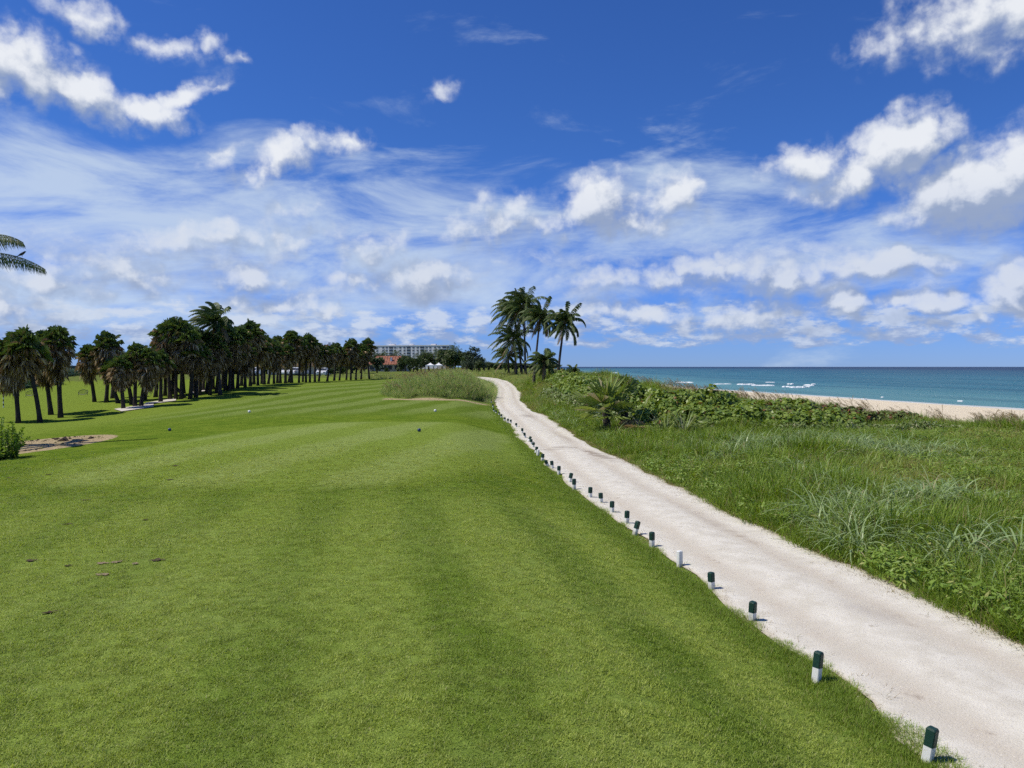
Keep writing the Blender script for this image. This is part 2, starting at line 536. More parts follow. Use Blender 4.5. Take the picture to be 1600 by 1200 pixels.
def mat_blade(name, trans=0.35):
    """mown lawn blades take the colour of the lawn at their place"""
    m, G = new_mat(name)
    c = lawn_color(G)
    t = attr(G, 'tint'); r = obj_rand(G)
    c = G.mix(t, G.mix(1.0, c, (1.2, 1.18, 0.95), 'MULTIPLY'), G.mix(1.0, c, (2.35, 2.0, 2.0), 'MULTIPLY'))
    c = G.mix(G.smooth(t, 0.94, 0.97, 0, 0.75), c, (0.36, 0.34, 0.16))
    c = G.mix(G.mul(r, 0.25), c, G.mix(1.0, c, (0.8, 0.85, 0.8), 'MULTIPLY'))
    bs = principled(G, c, 0.5, 0.25)
    tr = G.n('ShaderNodeBsdfTranslucent', G.mix(1.0, c, (1.3, 1.35, 0.7), 'MULTIPLY'))
    return finish(m, G, G.n('ShaderNodeMixShader', trans, bs, tr))
M_BLADE = mat_blade('lawn_blade')
M_BANK = mat_leaf('bank_blade', (0.150, 0.250, 0.026), (0.290, 0.390, 0.065), (0.33, 0.31, 0.12), 0.35, 0.5, 0.2, 0.93)
M_DUNEG = mat_leaf('dune_grass', (0.085, 0.170, 0.014), (0.270, 0.370, 0.050), (0.33, 0.28, 0.12), 0.35, 0.5, 0.25, 0.93)
M_CREEP = mat_leaf('creeper_leaf', (0.125, 0.225, 0.026), (0.300, 0.400, 0.075), (0.36, 0.37, 0.12), 0.3, 0.45, 0.3, 0.94)
M_COARSE = mat_leaf('coarse_grass', (0.120, 0.220, 0.022), (0.360, 0.450, 0.090), (0.46, 0.42, 0.20), 0.32, 0.42, 0.4, 0.96)
M_DUNEY = mat_leaf('dune_grass_yellow', (0.210, 0.250, 0.045), (0.370, 0.370, 0.100), (0.40, 0.32, 0.16), 0.35, 0.5, 0.2, 0.85)
M_BLUEG = mat_leaf('blue_grass', (0.150, 0.245, 0.075), (0.370, 0.460, 0.205), (0.42, 0.36, 0.20), 0.25, 0.42, 0.45, 0.95)
M_DRY = mat_leaf('dry_grass', (0.23, 0.17, 0.085), (0.38, 0.30, 0.17), (0.16, 0.17, 0.05), 0.2, 0.8, 0.1, 0.8)
M_MOUNDG = mat_leaf('mound_grass', (0.165, 0.270, 0.060), (0.350, 0.440, 0.150), (0.68, 0.55, 0.33), 0.35, 0.6, 0.1, 0.90)
M_OATS = mat_leaf('sea_oats', (0.30, 0.22, 0.11), (0.44, 0.34, 0.18), None, 0.3, 0.8, 0.1)
M_GRAPE = mat_leaf('sea_grape_leaf', (0.105, 0.185, 0.022), (0.290, 0.370, 0.070), (0.26, 0.14, 0.05), 0.30, 0.42, 0.35, 0.975)
M_GRAPER = mat_leaf('sea_grape_red_leaf', (0.095, 0.130, 0.026), (0.190, 0.240, 0.060), (0.190, 0.080, 0.040), 0.25, 0.45, 0.3, 0.80)
M_WEED = mat_leaf('weed_leaf', (0.110, 0.180, 0.035), (0.250, 0.310, 0.090), (0.36, 0.36, 0.19), 0.28, 0.45, 0.4, 0.85)
M_SABAL = mat_leaf('fan_frond', (0.060, 0.110, 0.022), (0.150, 0.215, 0.050), (0.15, 0.14, 0.05), 0.22, 0.42, 0.45, 0.92)
M_DEAD = mat_leaf('dead_frond', (0.145, 0.102, 0.050), (0.420, 0.310, 0.170), (0.74, 0.60, 0.40), 0.15, 0.7, 0.10, 0.78)
M_COCO = mat_leaf('coconut_leaflet', (0.040, 0.075, 0.018), (0.110, 0.155, 0.045), (0.20, 0.18, 0.075), 0.24, 0.5, 0.2, 0.95)
M_COCOD = mat_leaf('dry_coconut_leaflet', (0.14, 0.10, 0.055), (0.26, 0.20, 0.12), None, 0.15, 0.7, 0.2)
M_PALMETTO = mat_leaf('palmetto_leaf', (0.120, 0.190, 0.030), (0.340, 0.410, 0.105), (0.42, 0.37, 0.20), 0.3, 0.38, 0.5, 0.88)
M_BUSH = mat_leaf('bush_leaf', (0.110, 0.210, 0.022), (0.300, 0.420, 0.070), (0.42, 0.46, 0.12), 0.35, 0.5, 0.15, 0.95)
M_TREE = mat_leaf('tree_leaf', (0.030, 0.058, 0.018), (0.085, 0.125, 0.040), (0.14, 0.15, 0.06), 0.22, 0.55, 0.25, 0.88)
M_HEDGE = mat_leaf('hedge_leaf', (0.035, 0.075, 0.035), (0.090, 0.150, 0.080), (0.20, 0.25, 0.17), 0.22, 0.5, 0.3, 0.9)
M_PINE = mat_leaf('needle', (0.055, 0.085, 0.050), (0.105, 0.145, 0.085), None, 0.2, 0.6, 0.2)
def mat_bark(name, a, b, scale=(6, 6, 26)):
    m, G = new_mat(name)
    P = G.n('ShaderNodeTexCoord', out=3)
    n = G.noise(G.mapping(P, scl=scale), 1.0, 5.0, 0.65)
    c = G.mix(G.lin(n, 0.3, 0.7), a, b)
    return finish(m, G, principled(G, c, 0.9, 0.15, bump(G, n, 0.6, 0.03)))
M_BARK = mat_bark('sabal_bark', (0.022, 0.019, 0.017), (0.070, 0.060, 0.052))
M_CBARK = mat_bark('coconut_bark', (0.040, 0.034, 0.030), (0.105, 0.090, 0.078), (3, 3, 14))
M_STEM = mat_bark('stem', (0.06, 0.045, 0.03), (0.13, 0.10, 0.065))
M_WHITE = mat_plain('white_paint', (0.78, 0.78, 0.76), 0.5, 0.4, 0.06, 30)
M_GREEN = mat_plain('dark_green_paint', (0.010, 0.042, 0.030), 0.45, 0.45, 0.25, 30)
def mat_post(name, col, worn, dirt):
    m, G = new_mat(name)
    P = G.n('ShaderNodeTexCoord', out=3)
    P = G.vm('ADD', P, G.comb(G.mul(obj_rand(G), 9.0), 0.0, 0.0))
    n1 = G.noise(P, 26.0, 5.0, 0.7); n2 = G.noise(P, 9.0, 4.0, 0.6)
    z = G.sep(G.n('ShaderNodeTexCoord', out=3))[2]
    c = G.mix(G.smooth(n1, 0.62, 0.72, 0, 0.7), col, worn)
    c = G.mix(G.smooth(G.sub(n2, G.mul(z, 2.2)), 0.28, 0.60, 0, 0.75), c, dirt)
    return finish(m, G, principled(G, c, 0.55, 0.35, bump(G, n1, 0.2, 0.004)))
M_WHITEP = mat_post('weathered_white_paint', (0.74, 0.74, 0.71), (0.50, 0.46, 0.38), (0.36, 0.33, 0.22))
M_GREENP = mat_post('weathered_green_paint', (0.010, 0.042, 0.030), (0.035, 0.075, 0.055), (0.03, 0.05, 0.035))
M_BLACK = mat_plain('black_plastic', (0.014, 0.014, 0.016), 0.4, 0.4, 0.2)
M_BLUEB = mat_plain('blue_plastic', (0.018, 0.045, 0.12), 0.3, 0.5, 0.15)
M_CONDO = mat_plain('grey_stucco', (0.74, 0.73, 0.74), 0.85, 0.2, 0.06, 0.3)
M_GLASS = mat_plain('dark_window', (0.035, 0.042, 0.052), 0.12, 0.6, 0.2, 0.5)
M_STUCCO = mat_plain('beige_stucco', (0.52, 0.45, 0.35), 0.85, 0.2, 0.06, 0.6)
M_TILE = mat_plain('terracotta_tile', (0.28, 0.115, 0.075), 0.8, 0.2, 0.35, 1.5)
M_ROOFB = mat_plain('brown_shingle', (0.075, 0.058, 0.048), 0.9, 0.1, 0.3, 2.0)
M_TENT = mat_plain('white_canvas', (0.80, 0.80, 0.79), 0.7, 0.2, 0.04, 1.0)
M_CONC = mat_plain('pale_concrete', (0.55, 0.51, 0.45), 0.9, 0.15, 0.12, 1.2)
M_SOIL = mat_plain('dark_soil', (0.075, 0.055, 0.038), 0.95, 0.1, 0.5, 18)
M_SANDY = mat_plain('sandy_soil', (0.26, 0.20, 0.135), 0.95, 0.1, 0.25, 9)
M_CHROME = mat_plain('grey_metal', (0.32, 0.33, 0.34), 0.35, 0.5, 0.1)
M_MESHF = mat_plain('green_windscreen', (0.030, 0.070, 0.055), 0.8, 0.2, 0.35, 1.0)

# ------------------------------------------------------------------ the lie of the land
PATH = np.array([(7.2, -20, 0), (6.0, -10, 0), (4.92, 0, 0), (4.22, 5, 0), (3.87, 7.6, 0), (3.28, 11.7, 0), (2.47, 18, 0), (2.0, 23.7, 0), (1.48, 30, 0), (.60, 43.6, 0),
                 (-.1, 55, 0), (-.36, 70, 0), (-.5, 90, .03), (-.9, 98, .30), (-2.1, 106, .85), (-4.4, 112, 1.2), (-8.5, 117, 1.3), (-14, 120, 1.1), (-22, 122, .7)], float)
PW = 1.17
def resample(P, step):
    out = [P[0]]
    # Catmull-Rom
    n = len(P)
    for i in range(n - 1):
        p0, p1, p2, p3 = P[max(i - 1, 0)], P[i], P[i + 1], P[min(i + 2, n - 1)]
        k = max(2, int(np.linalg.norm(p2 - p1) / step))
        for j in range(1, k + 1):
            t = j / k
            out.append(0.5 * ((2 * p1) + (p2 - p0) * t + (2 * p0 - 5 * p1 + 4 * p2 - p3) * t * t + (3 * p1 - p0 - 3 * p2 + p3) * t ** 3))
    return np.array(out)
PATH_C = resample(PATH, 2.0)

def seg_dist(x, y, L):
    """signed distance (right of the line is +) and index parameter of nearest point of polyline L"""
    best = np.full(x.shape, 1e18); sd = np.zeros(x.shape); zz = np.zeros(x.shape)
    for i in range(len(L) - 1):
        ax, ay = L[i][0], L[i][1]; bx, by = L[i + 1][0], L[i + 1][1]
        dx, dy = bx - ax, by - ay
        t = np.clip(((x - ax) * dx + (y - ay) * dy) / (dx * dx + dy * dy + 1e-12), 0, 1)
        ex, ey = x - (ax + t * dx), y - (ay + t * dy)
        d2 = ex * ex + ey * ey
        s = np.where(dy * (x - ax) - dx * (y - ay) >= 0, 1.0, -1.0)
        m = d2 < best
        best = np.where(m, d2, best)
        sd = np.where(m, s * np.sqrt(d2), sd)
        if len(L[i]) > 2:
            zz = np.where(m, L[i][2] + t * (L[i + 1][2] - L[i][2]), zz)
    return sd, zz

def pnoise(x, y, s, seed=0):
    """cheap smooth value noise"""
    r = np.random.default_rng(seed); T = r.random((64, 64))
    X = np.asarray(x) / s + 100.3; Y = np.asarray(y) / s + 57.7
    xi = np.floor(X).astype(int); yi = np.floor(Y).astype(int); fx = X - xi; fy = Y - yi
    fx = fx * fx * (3 - 2 * fx); fy = fy * fy * (3 - 2 * fy)
    g = lambda a, b: T[a % 64, b % 64]
    return (g(xi, yi) * (1 - fx) + g(xi + 1, yi) * fx) * (1 - fy) + (g(xi, yi + 1) * (1 - fx) + g(xi + 1, yi + 1) * fx) * fy

def sst(v, a, b):
    t = np.clip((v - a) / (b - a), 0, 1)
    return t * t * (3 - 2 * t)

def tps_fit(pts):
    p = np.array(pts, float)
    X = p[:, :2]
    d = np.linalg.norm(X[:, None] - X[None], axis=2)
    K = np.where(d > 0, d * d * np.log(d + 1e-12), 0) + np.eye(len(p)) * 3.0
    n = len(p)
    A = np.zeros((n + 3, n + 3))
    A[:n, :n] = K; A[:n, n] = 1; A[:n, n + 1:] = X; A[n, :n] = 1; A[n + 1:, :n] = X.T
    b = np.zeros(n + 3); b[:n] = p[:, 2]
    return X, np.linalg.solve(A, b)
def tps_eval(fit, x, y):
    X, c = fit
    n = len(X)
    r = np.full(x.shape, c[n]) + c[n + 1] * x + c[n + 2] * y
    for i in range(n):
        d2 = (x - X[i, 0]) ** 2 + (y - X[i, 1]) ** 2
        r = r + c[i] * 0.5 * d2 * np.log(d2 + 1e-12)
    return r
def pix3(l):
    return [tuple(at(px, py, D)) for (px, py, D) in l]
LPTS = [(-3, 3, .5), (0, 3, .5), (-6, 8, .5), (0, 10, .46), (-3, 13.5, .36), (-9, 14, .28), (-5, 17.5, .47), (-5, 24, .5), (-5, 31, .48), (-1.5, 24, .47), (-9, 22, .42),
        (-13, 20, .15), (-16, 24, .02), (-20, 30, -.12), (2, 3, .5), (-12, 6, .4), (-1, 38, .36), (-3, 50, .35), (-8, 42, .35), (0, -15, .5), (-20, 0, .2), (-60, 20, -.6), (-100, 60, -.8),
        (-200, 150, -.7), (-300, 300, -.7), (-100, 500, -.7), (-500, 700, -.7), (-60, 260, -.2), (-8, 90, .75), (-20, 112, .95), (-15, 140, .6), (-30, 200, .0), (-12, 60, .5), (0, 400, .0), (-600, 100, -1)]
LPTS += pix3([(29, 661, 47), (63, 660, 47), (95, 653, 50), (148, 628, 60), (211, 635, 54), (251, 629, 57), (297, 623, 59), (344, 617, 62), (371, 607, 70), (419, 600, 82), (492, 597, 97), (577, 592, 115),
              (400, 640, 45), (300, 640, 50), (500, 622, 58), (590, 606, 78), (200, 652, 46), (5, 637, 58), (48, 620, 75), (130, 618, 78), (60, 604, 115), (125, 598, 165), (300, 598, 165), (237, 597, 175)])
RPTS = [(6, 4, .04), (10, 8, .0), (14, 20, .0), (8, 20, .08), (20, 30, -.1), (27, 38, -.35), (18, 38, -.15), (13, 36, .05), (7, 34, .2), (8.5, 55, 1.3), (12.5, 52, .72), (16.2, 50, .28), (20, 48, .0), (22.5, 46, -.3), (25.2, 44, -.6), (27.5, 42, -.8), (5, 45, .6), (5, 60, 1.0), (5, 75, 1.55), (4, 83, 1.85), (8, 83, 1.7),
        (10, 60, 1.1), (3, 95, 1.7), (4, 110, 1.7), (0, 125, 1.6), (-20, 135, 1.2), (5, 160, 1.4), (-10, 250, 1.2), (-30, 400, 1.0), (-100, 800, .6), (35, 10, -.2), (20, 5, -.1), (10, -10, 0), (4, 30, .1), (40, 30, -.3)]
LFIT, RFIT = tps_fit(LPTS), tps_fit(RPTS)
CREST = [(48, -20), (40, 10), (33, 32), (29, 42), (26.5, 45), (23.8, 47.2), (21, 49.2), (17, 51.5), (13, 54), (10, 58), (9.5, 70), (10.5, 85), (12, 100), (13, 150), (16, 250), (22, 400), (40, 800), (70, 1600), (100, 2500)]
SHORE = [(100, -40), (94, 20), (76, 115), (52, 240), (46, 420), (58, 800), (95, 1600), (130, 2600)]
SEA_Z = -3.6
MOUND = (-6.1, 66.5, 4.7, 10.0, 1.55)

def ground(x, y, full=False):
    x = np.asarray(x, float); y = np.asarray(y, float)
    s, pz = seg_dist(x, y, PATH_C)
    L = np.clip(tps_eval(LFIT, x, y), -1.4, 1.6)
    Rr = np.clip(tps_eval(RFIT, x, y), -.95, 2.2)
    a = np.abs(s) - PW
    near = np.where(s < 0, L, Rr)
    wid = np.where(s < 0, 2.6, 4.0)
    k = np.clip((a - 0.16) / wid, 0, 1)
    k = k * k * (3 - 2 * k)
    z = pz * (1 - k) + near * k
    # grassy sand mound left of the path
    mx_, my_, ra, rb, mh = MOUND
    e2 = ((x - mx_) / ra) ** 2 + ((y - my_) / rb) ** 2
    md = np.clip(1 - e2, 0, 1)
    z = z + mh * (.55 + .45 * sst(x, -10.5, -5)) * md * (1.6 - .6 * md) * np.clip(a / 1.2, 0, 1)
    # seaward face of the dune and the beach
    c, _ = seg_dist(x, y, CREST)
    sh, _ = seg_dist(x, y, SHORE)
    bt = np.clip(1 - (-sh) / 55.0, 0, 1.6)
    beach = -2.3 + (SEA_Z - 0.02 + 2.3) * bt
    z = np.where(c > 0, z * (1 - sst(c, 0, 9)) + beach * sst(c, 0, 9), z)
    # small undulation on the dune side
    und = 0.10 * np.sin(x * .9 + 1.3 * np.sin(y * .5)) * np.cos(y * .7 + x * .3)
    z = z + und * sst(s, 2.2, 5) * (1 - sst(c, 0, 6))
    if not full:
        return z
    dune = np.maximum(sst(s, PW - .05, PW + .25), sst(e2, 1.12, .92))
    dune = np.maximum(dune, sst(-s, PW - .05, PW + .1) * sst(-s, 4.2, 3.2) * sst(y, 57, 58.5))
    dune = np.maximum(dune, sst(y, 113, 122) * sst(x, -18, -10))
    sand = sst(c, 2.0, 6.0)
    sand = np.maximum(sand, sst(pnoise(x, y, 1.6, 41), .62, .72) * sst(c, -7, -4) * sst(x, 19, 22) * (y < 60))
    dirt = sst(np.hypot((x + 17.0) / 2.3, (y - 27.2) / 3.8), 1.15, .85)
    # sandy lip in front of the mound
    lip = sst(np.abs(y - (55.9 + .012 * (x + 5) ** 2)) / (.9), 1.15, .8) * sst(x, -9.8, -9.2) * sst(x, -.4, -.9)
    dirt = np.maximum(dirt, lip)
    return z, dune, sand, dirt

def gz(x, y):
    return float(ground(np.array([x]), np.array([y]))[0])

def axis(fine_lo, fine_hi, step, lo, hi, grow=1.09):
    a = list(np.arange(fine_lo, fine_hi + 1e-6, step))
    s = step
    while a[-1] < hi:
        s *= grow; a.append(a[-1] + s)
    s = step
    while a[0] > lo:
        s *= grow; a.insert(0, a[0] - s)
    return np.array(a)

def grid_mesh(name, xs, ys, zfun, mats, attrs=None, smooth=True):
    X, Y = np.meshgrid(xs, ys)
    res = zfun(X.ravel(), Y.ravel())
    z = res[0] if isinstance(res, tuple) else res
    co = np.stack([X.ravel(), Y.ravel(), z], 1).astype(np.float32)
    nx, ny = len(xs), len(ys)
    i = (np.arange(ny - 1)[:, None] * nx + np.arange(nx - 1)[None]).ravel()
    q = np.stack([i, i + 1, i + nx + 1, i + nx], 1).astype(np.int32)
    me = bpy.data.meshes.new(name)
    me.vertices.add(len(co)); me.vertices.foreach_set('co', co.ravel())
    me.loops.add(q.size); me.loops.foreach_set('vertex_index', q.ravel())
    me.polygons.add(len(q)); me.polygons.foreach_set('loop_start', (np.arange(len(q)) * 4).astype(np.int32))
    me.polygons.foreach_set('use_smooth', np.ones(len(q), bool))
    me.materials.append(mats)
    if attrs:
        for nm, arr in zip(attrs, res[1:]):
            a = me.attributes.new(nm, 'FLOAT', 'POINT'); a.data.foreach_set('value', np.asarray(arr, np.float32))
    me.update(calc_edges=True); me.validate()
    return me

xs = axis(-14, 14, .2, -1400, 150, 1.045)
ys = axis(2, 34, .25, -25, 2400, 1.03)
GROUND = link('ground', grid_mesh('ground', xs, ys, lambda x, y: ground(x, y, True), M_GROUND, ('dune', 'sand', 'dirt')))
tag(GROUND, 'mown golf lawn on the left, dune and sand beach on the right', kind='structure')

# sea
def sea_z(x, y):
    sh, _ = seg_dist(x, y, SHORE)
    amp = .22 * sst(sh, 2, 40) * (1 - sst(sh, 500, 900))
    w = np.sin(sh * .33 + .9 * np.sin(y * .021) + .5 * np.sin(y * .06)) + .5 * np.sin(sh * .71 + .03 * y)
    return SEA_Z + amp * w * .6, sh
SEA = link('sea', grid_mesh('sea', axis(20, 330, 2.0, -400, 42000, 1.12), axis(-60, 520, 4.0, -70, 42000, 1.10), sea_z, M_SEA, ('off',)))
tag(SEA, kind='structure')

# path ribbon with ragged edges
def build_path():
    L = resample(PATH, .22)
    L = L[(L[:, 1] > -15)]
    n = len(L)
    t = np.gradient(L[:, :2], axis=0); t /= np.linalg.norm(t, axis=1)[:, None]
    nrm = np.stack([t[:, 1], -t[:, 0]], 1)
    def rag(seed):
        r = np.random.default_rng(seed); a = np.zeros(n)
        for k, am in ((3, .05), (8, .07), (25, .10), (70, .10)):
            c = r.normal(size=max(4, n // k + 3))
            a += am * np.interp(np.arange(n) / k, np.arange(len(c)), c)
        return a
    lat = np.linspace(-1, 1, 21)
    rl, rr = rag(1), rag(2)
    vs = []; at_ = []
    for j, u in enumerate(lat):
        e = PW + .07 + np.where(u < 0, rl, rr) * abs(u) ** 4
        p = L[:, :2] + nrm * (u * e)[:, None]
        z = ground(p[:, 0], p[:, 1]) + .036 - .032 * abs(u) ** 6 + .014 * np.cos(u * math.pi * 2)
        vs.append(np.column_stack([p, z])); at_.append(np.full(n, u))
    V = np.concatenate(vs); A = np.concatenate(at_)
    me = bpy.data.meshes.new('path')
    f = [(j * n + i, (j + 1) * n + i, (j + 1) * n + i + 1, j * n + i + 1) for j in range(20) for i in range(n - 1)]
    me.from_pydata(V.tolist(), [], f)
    a = me.attributes.new('lat', 'FLOAT', 'POINT'); a.data.foreach_set('value', A.astype(np.float32))
    me.polygons.foreach_set('use_smooth', np.ones(len(f), bool))
    me.materials.append(M_PATH); me.update()
    return tag(link('path', me), kind='structure')
build_path()

# foam on the breaking waves, parts of the sea
def foam(px, py, length, depth, seed):
    r = random.Random(seed)
    c = at_z(px, py, SEA_Z + .2)
    mb = MB()
    n = 12
    for k in range(4):
        ox, oy = r.uniform(-.35, .35) * length, r.uniform(-.6, .6) * depth
        ln = length * r.uniform(.25, .6)
        rows = []
        for i in range(n + 1):
            t = i / n
            x = (t - .5) * ln
            h = min(.34, depth * .2) * math.sin(math.pi * t) ** .6 * r.uniform(.5, 1.1)
            d = depth * .26 * (.3 + .7 * math.sin(math.pi * t)) * r.uniform(.4, 1.0)
            rows.append([(x + ox, oy - d, -.25), (x + ox, oy - d * .3, h), (x + ox, oy + d * .4, h * .7), (x + ox, oy + d, -.25)])
        vs = [p for row in rows for p in row]
        fs = [(i * 4 + j, (i + 1) * 4 + j, (i + 1) * 4 + j + 1, i * 4 + j + 1) for i in range(n) for j in range(3)]
        mb.faces(vs, fs)
    o = mb.build('breaker', M_FOAM, SEA, True)
    o.location = c; o.rotation_euler = (0, 0, R(r.uniform(-6, 10)))
for i, a in enumerate([(1258, 602, 5, 2.4), (1236, 600, 2.5, 1.5), (1248, 605, 6, 1.8), (1228, 604, 2.5, 1.2), (1165, 600.5, 9, 1.6), (1190, 602, 7, 1.2), (1130, 600, 8, 1.0), (1062, 597.5, 5, 1.5), (1076, 597.5, 5, 1.4),
                       (1262, 604, 2, 1), (1350, 623, 1.2, .3), (1378, 620, .7, .25), (1500, 626, .9, .25), (1205, 597, 4, .5), (930, 582, 9, 5), (958, 582.5, 8, 4), (1272, 600, 3, 1), (868, 580, 14, 6)]):
    foam(*a, i)

# ------------------------------------------------------------------ scattering of what nobody could count
def scatter_group(coll):
    g = bpy.data.node_groups.new('scatter', 'GeometryNodeTree')
    g.interface.new_socket('Geometry', in_out='INPUT', socket_type='NodeSocketGeometry')
    g.interface.new_socket('Geometry', in_out='OUTPUT', socket_type='NodeSocketGeometry')
    gi = g.nodes.new('NodeGroupInput'); go = g.nodes.new('NodeGroupOutput')
    ci = g.nodes.new('GeometryNodeCollectionInfo')
    ci.inputs['Collection'].default_value = coll
    ci.inputs['Separate Children'].default_value = True
    ci.inputs['Reset Children'].default_value = True
    ip = g.nodes.new('GeometryNodeInstanceOnPoints')
    ip.inputs['Pick Instance'].default_value = True
    def na(name, typ):
        n = g.nodes.new('GeometryNodeInputNamedAttribute'); n.data_type = typ; n.inputs[0].default_value = name
        return n.outputs[0]
    e2r = g.nodes.new('FunctionNodeEulerToRotation')
    g.links.new(na('rot', 'FLOAT_VECTOR'), e2r.inputs[0])
    g.links.new(gi.outputs[0], ip.inputs['Points'])
    g.links.new(ci.outputs[0], ip.inputs['Instance'])
    g.links.new(na('idx', 'INT'), ip.inputs['Instance Index'])
    g.links.new(e2r.outputs[0], ip.inputs['Rotation'])
    g.links.new(na('scl', 'FLOAT_VECTOR'), ip.inputs['Scale'])
    g.links.new(ip.outputs[0], go.inputs[0])
    return g
def scatter(name, protos, xyz, scl, label, cat, tilt=.12, rz=None):
    n = len(xyz)
    coll = bpy.data.collections.new(name + '_kinds')
    for i, me in enumerate(protos):
        coll.objects.link(bpy.data.objects.new('%s_%02d' % (name, i), me))
    me = bpy.data.meshes.new(name)
    me.vertices.add(n)
    me.vertices.foreach_set('co', np.asarray(xyz, np.float32).ravel())
    rot = np.column_stack([rng.normal(0, tilt, n), rng.normal(0, tilt, n), rng.uniform(0, 6.283, n) if rz is None else rz])
    a = me.attributes.new('rot', 'FLOAT_VECTOR', 'POINT'); a.data.foreach_set('vector', rot.astype(np.float32).ravel())
    scl = np.asarray(scl)
    if scl.ndim == 1: scl = np.column_stack([scl, scl, scl])
    a = me.attributes.new('scl', 'FLOAT_VECTOR', 'POINT'); a.data.foreach_set('vector', scl.astype(np.float32).ravel())
    a = me.attributes.new('idx', 'INT', 'POINT'); a.data.foreach_set('value', rng.integers(0, len(protos), n).astype(np.int32))
    o = link(name, me)
    md = o.modifiers.new('scatter', 'NODES')
    md.node_group = scatter_group(coll)
    return tag(o, label, cat, kind='stuff')

def blade(mb, base, az, length, width, lean, curve, tint, seg=2, mi=0):
    """one grass blade, arching over"""
    d = Vector((math.cos(az), math.sin(az), 0)); s = Vector((-d.y, d.x, 0))
    p = Vector(base); a = lean
    L = []
    for i in range(seg + 1):
        w = width * (1 - (i / seg) ** 1.6) * .5
        L.append((p - s * w, p + s * w))
        p = p + (d * math.sin(a) + Vector((0, 0, 1)) * math.cos(a)) * (length / seg)
        a += curve / seg
    for i in range(seg):
        if i == seg - 1:
            tip = (L[i + 1][0] + L[i + 1][1]) * .5
            mb.poly([L[i][0], L[i][1], tip], tint, mi)
        else:
            mb.poly([L[i][0], L[i][1], L[i + 1][1], L[i + 1][0]], tint, mi)

def lawn_patch(seed, n=64, r=.08, h=(.014, .032), w=.0046, mat=M_BLADE):
    q = random.Random(seed); mb = MB()
    for i in range(n):
        rr = r * math.sqrt(q.random()); a = q.uniform(0, 6.28)
        blade(mb, (rr * math.cos(a), rr * math.sin(a), -.004), q.uniform(0, 6.28), q.uniform(*h), w * q.uniform(.7, 1.3), q.uniform(.3, 1.2), q.uniform(0, .8), q.random(), 2)
    return mb.mesh('lawn_patch', mat)
def tuft(seed, n, r, h, w, lean, curve, mat, seg=3):
    q = random.Random(seed); mb = MB()
    for i in range(n):
        rr = r * math.sqrt(q.random()); a = q.uniform(0, 6.28)
        blade(mb, (rr * math.cos(a), rr * math.sin(a), -.02), a + q.uniform(-1.2, 1.2), q.uniform(*h), w * q.uniform(.7, 1.3), q.uniform(*lean), q.uniform(*curve), q.random(), seg)
    return mb.mesh('tuft', mat)

def frustum_points(n, ylo, yhi, power, xl=None, xr=None, margin=1.5):
    """random ground points in the wedge ahead; density falls with distance^power"""
    u = rng.random(n)
    k = 2 - power
    if abs(k) < 1e-6:
        Y = ylo * (yhi / ylo) ** u
    else:
        Y = (ylo ** k + u * (yhi ** k - ylo ** k)) ** (1 / k)
    half = .69 * Y + margin
    X = rng.uniform(-1, 1, n) * half
    if xl is not None: X = rng.uniform(0, 1, n) * (xr(Y) - xl(Y)) + xl(Y)
    return X, Y

def path_s(x, y):
    return seg_dist(x, y, PATH_C)[0]

POSTS = [(1448, 1193, 1456, 1135), (1275, 1067, 1280, 1018), (1175, 973, 1176, 939), (1112, 923, 1111, 894), (1062, 886, 1062, 859), (1018.5, 856, 1018.5, 831), (991, 837, 997, 814), (979, 820, 980, 798), (956, 802.5, 956.5, 783), (939, 787, 938.5, 770),
         (922, 779, 922.5, 761), (897, 766, 897, 748), (889.5, 755, 893, 739), (873, 742, 873.5, 728), (863, 733, 862, 720), (857, 730, 852, 719), (847, 721, 848.5, 709), (840, 713, 841, 702), (837, 709, 839, 698), (832.5, 700, 834, 691),
         (830, 695, 830, 686), (825, 691, 829.5, 682), (821, 685, 819, 676), (816, 678, 816, 669), (806.5, 668, 806.5, 661), (798, 662, 798, 657), (793, 661, 794, 654), (788, 658, 789, 652), (783.5, 653, 783.5, 647), (779.5, 649, 780, 644), (775, 646, 775, 641),
         (772, 643.5, 771, 638), (770.5, 637, 770, 631), (768, 630, 767, 624), (767, 627, 765, 620)]
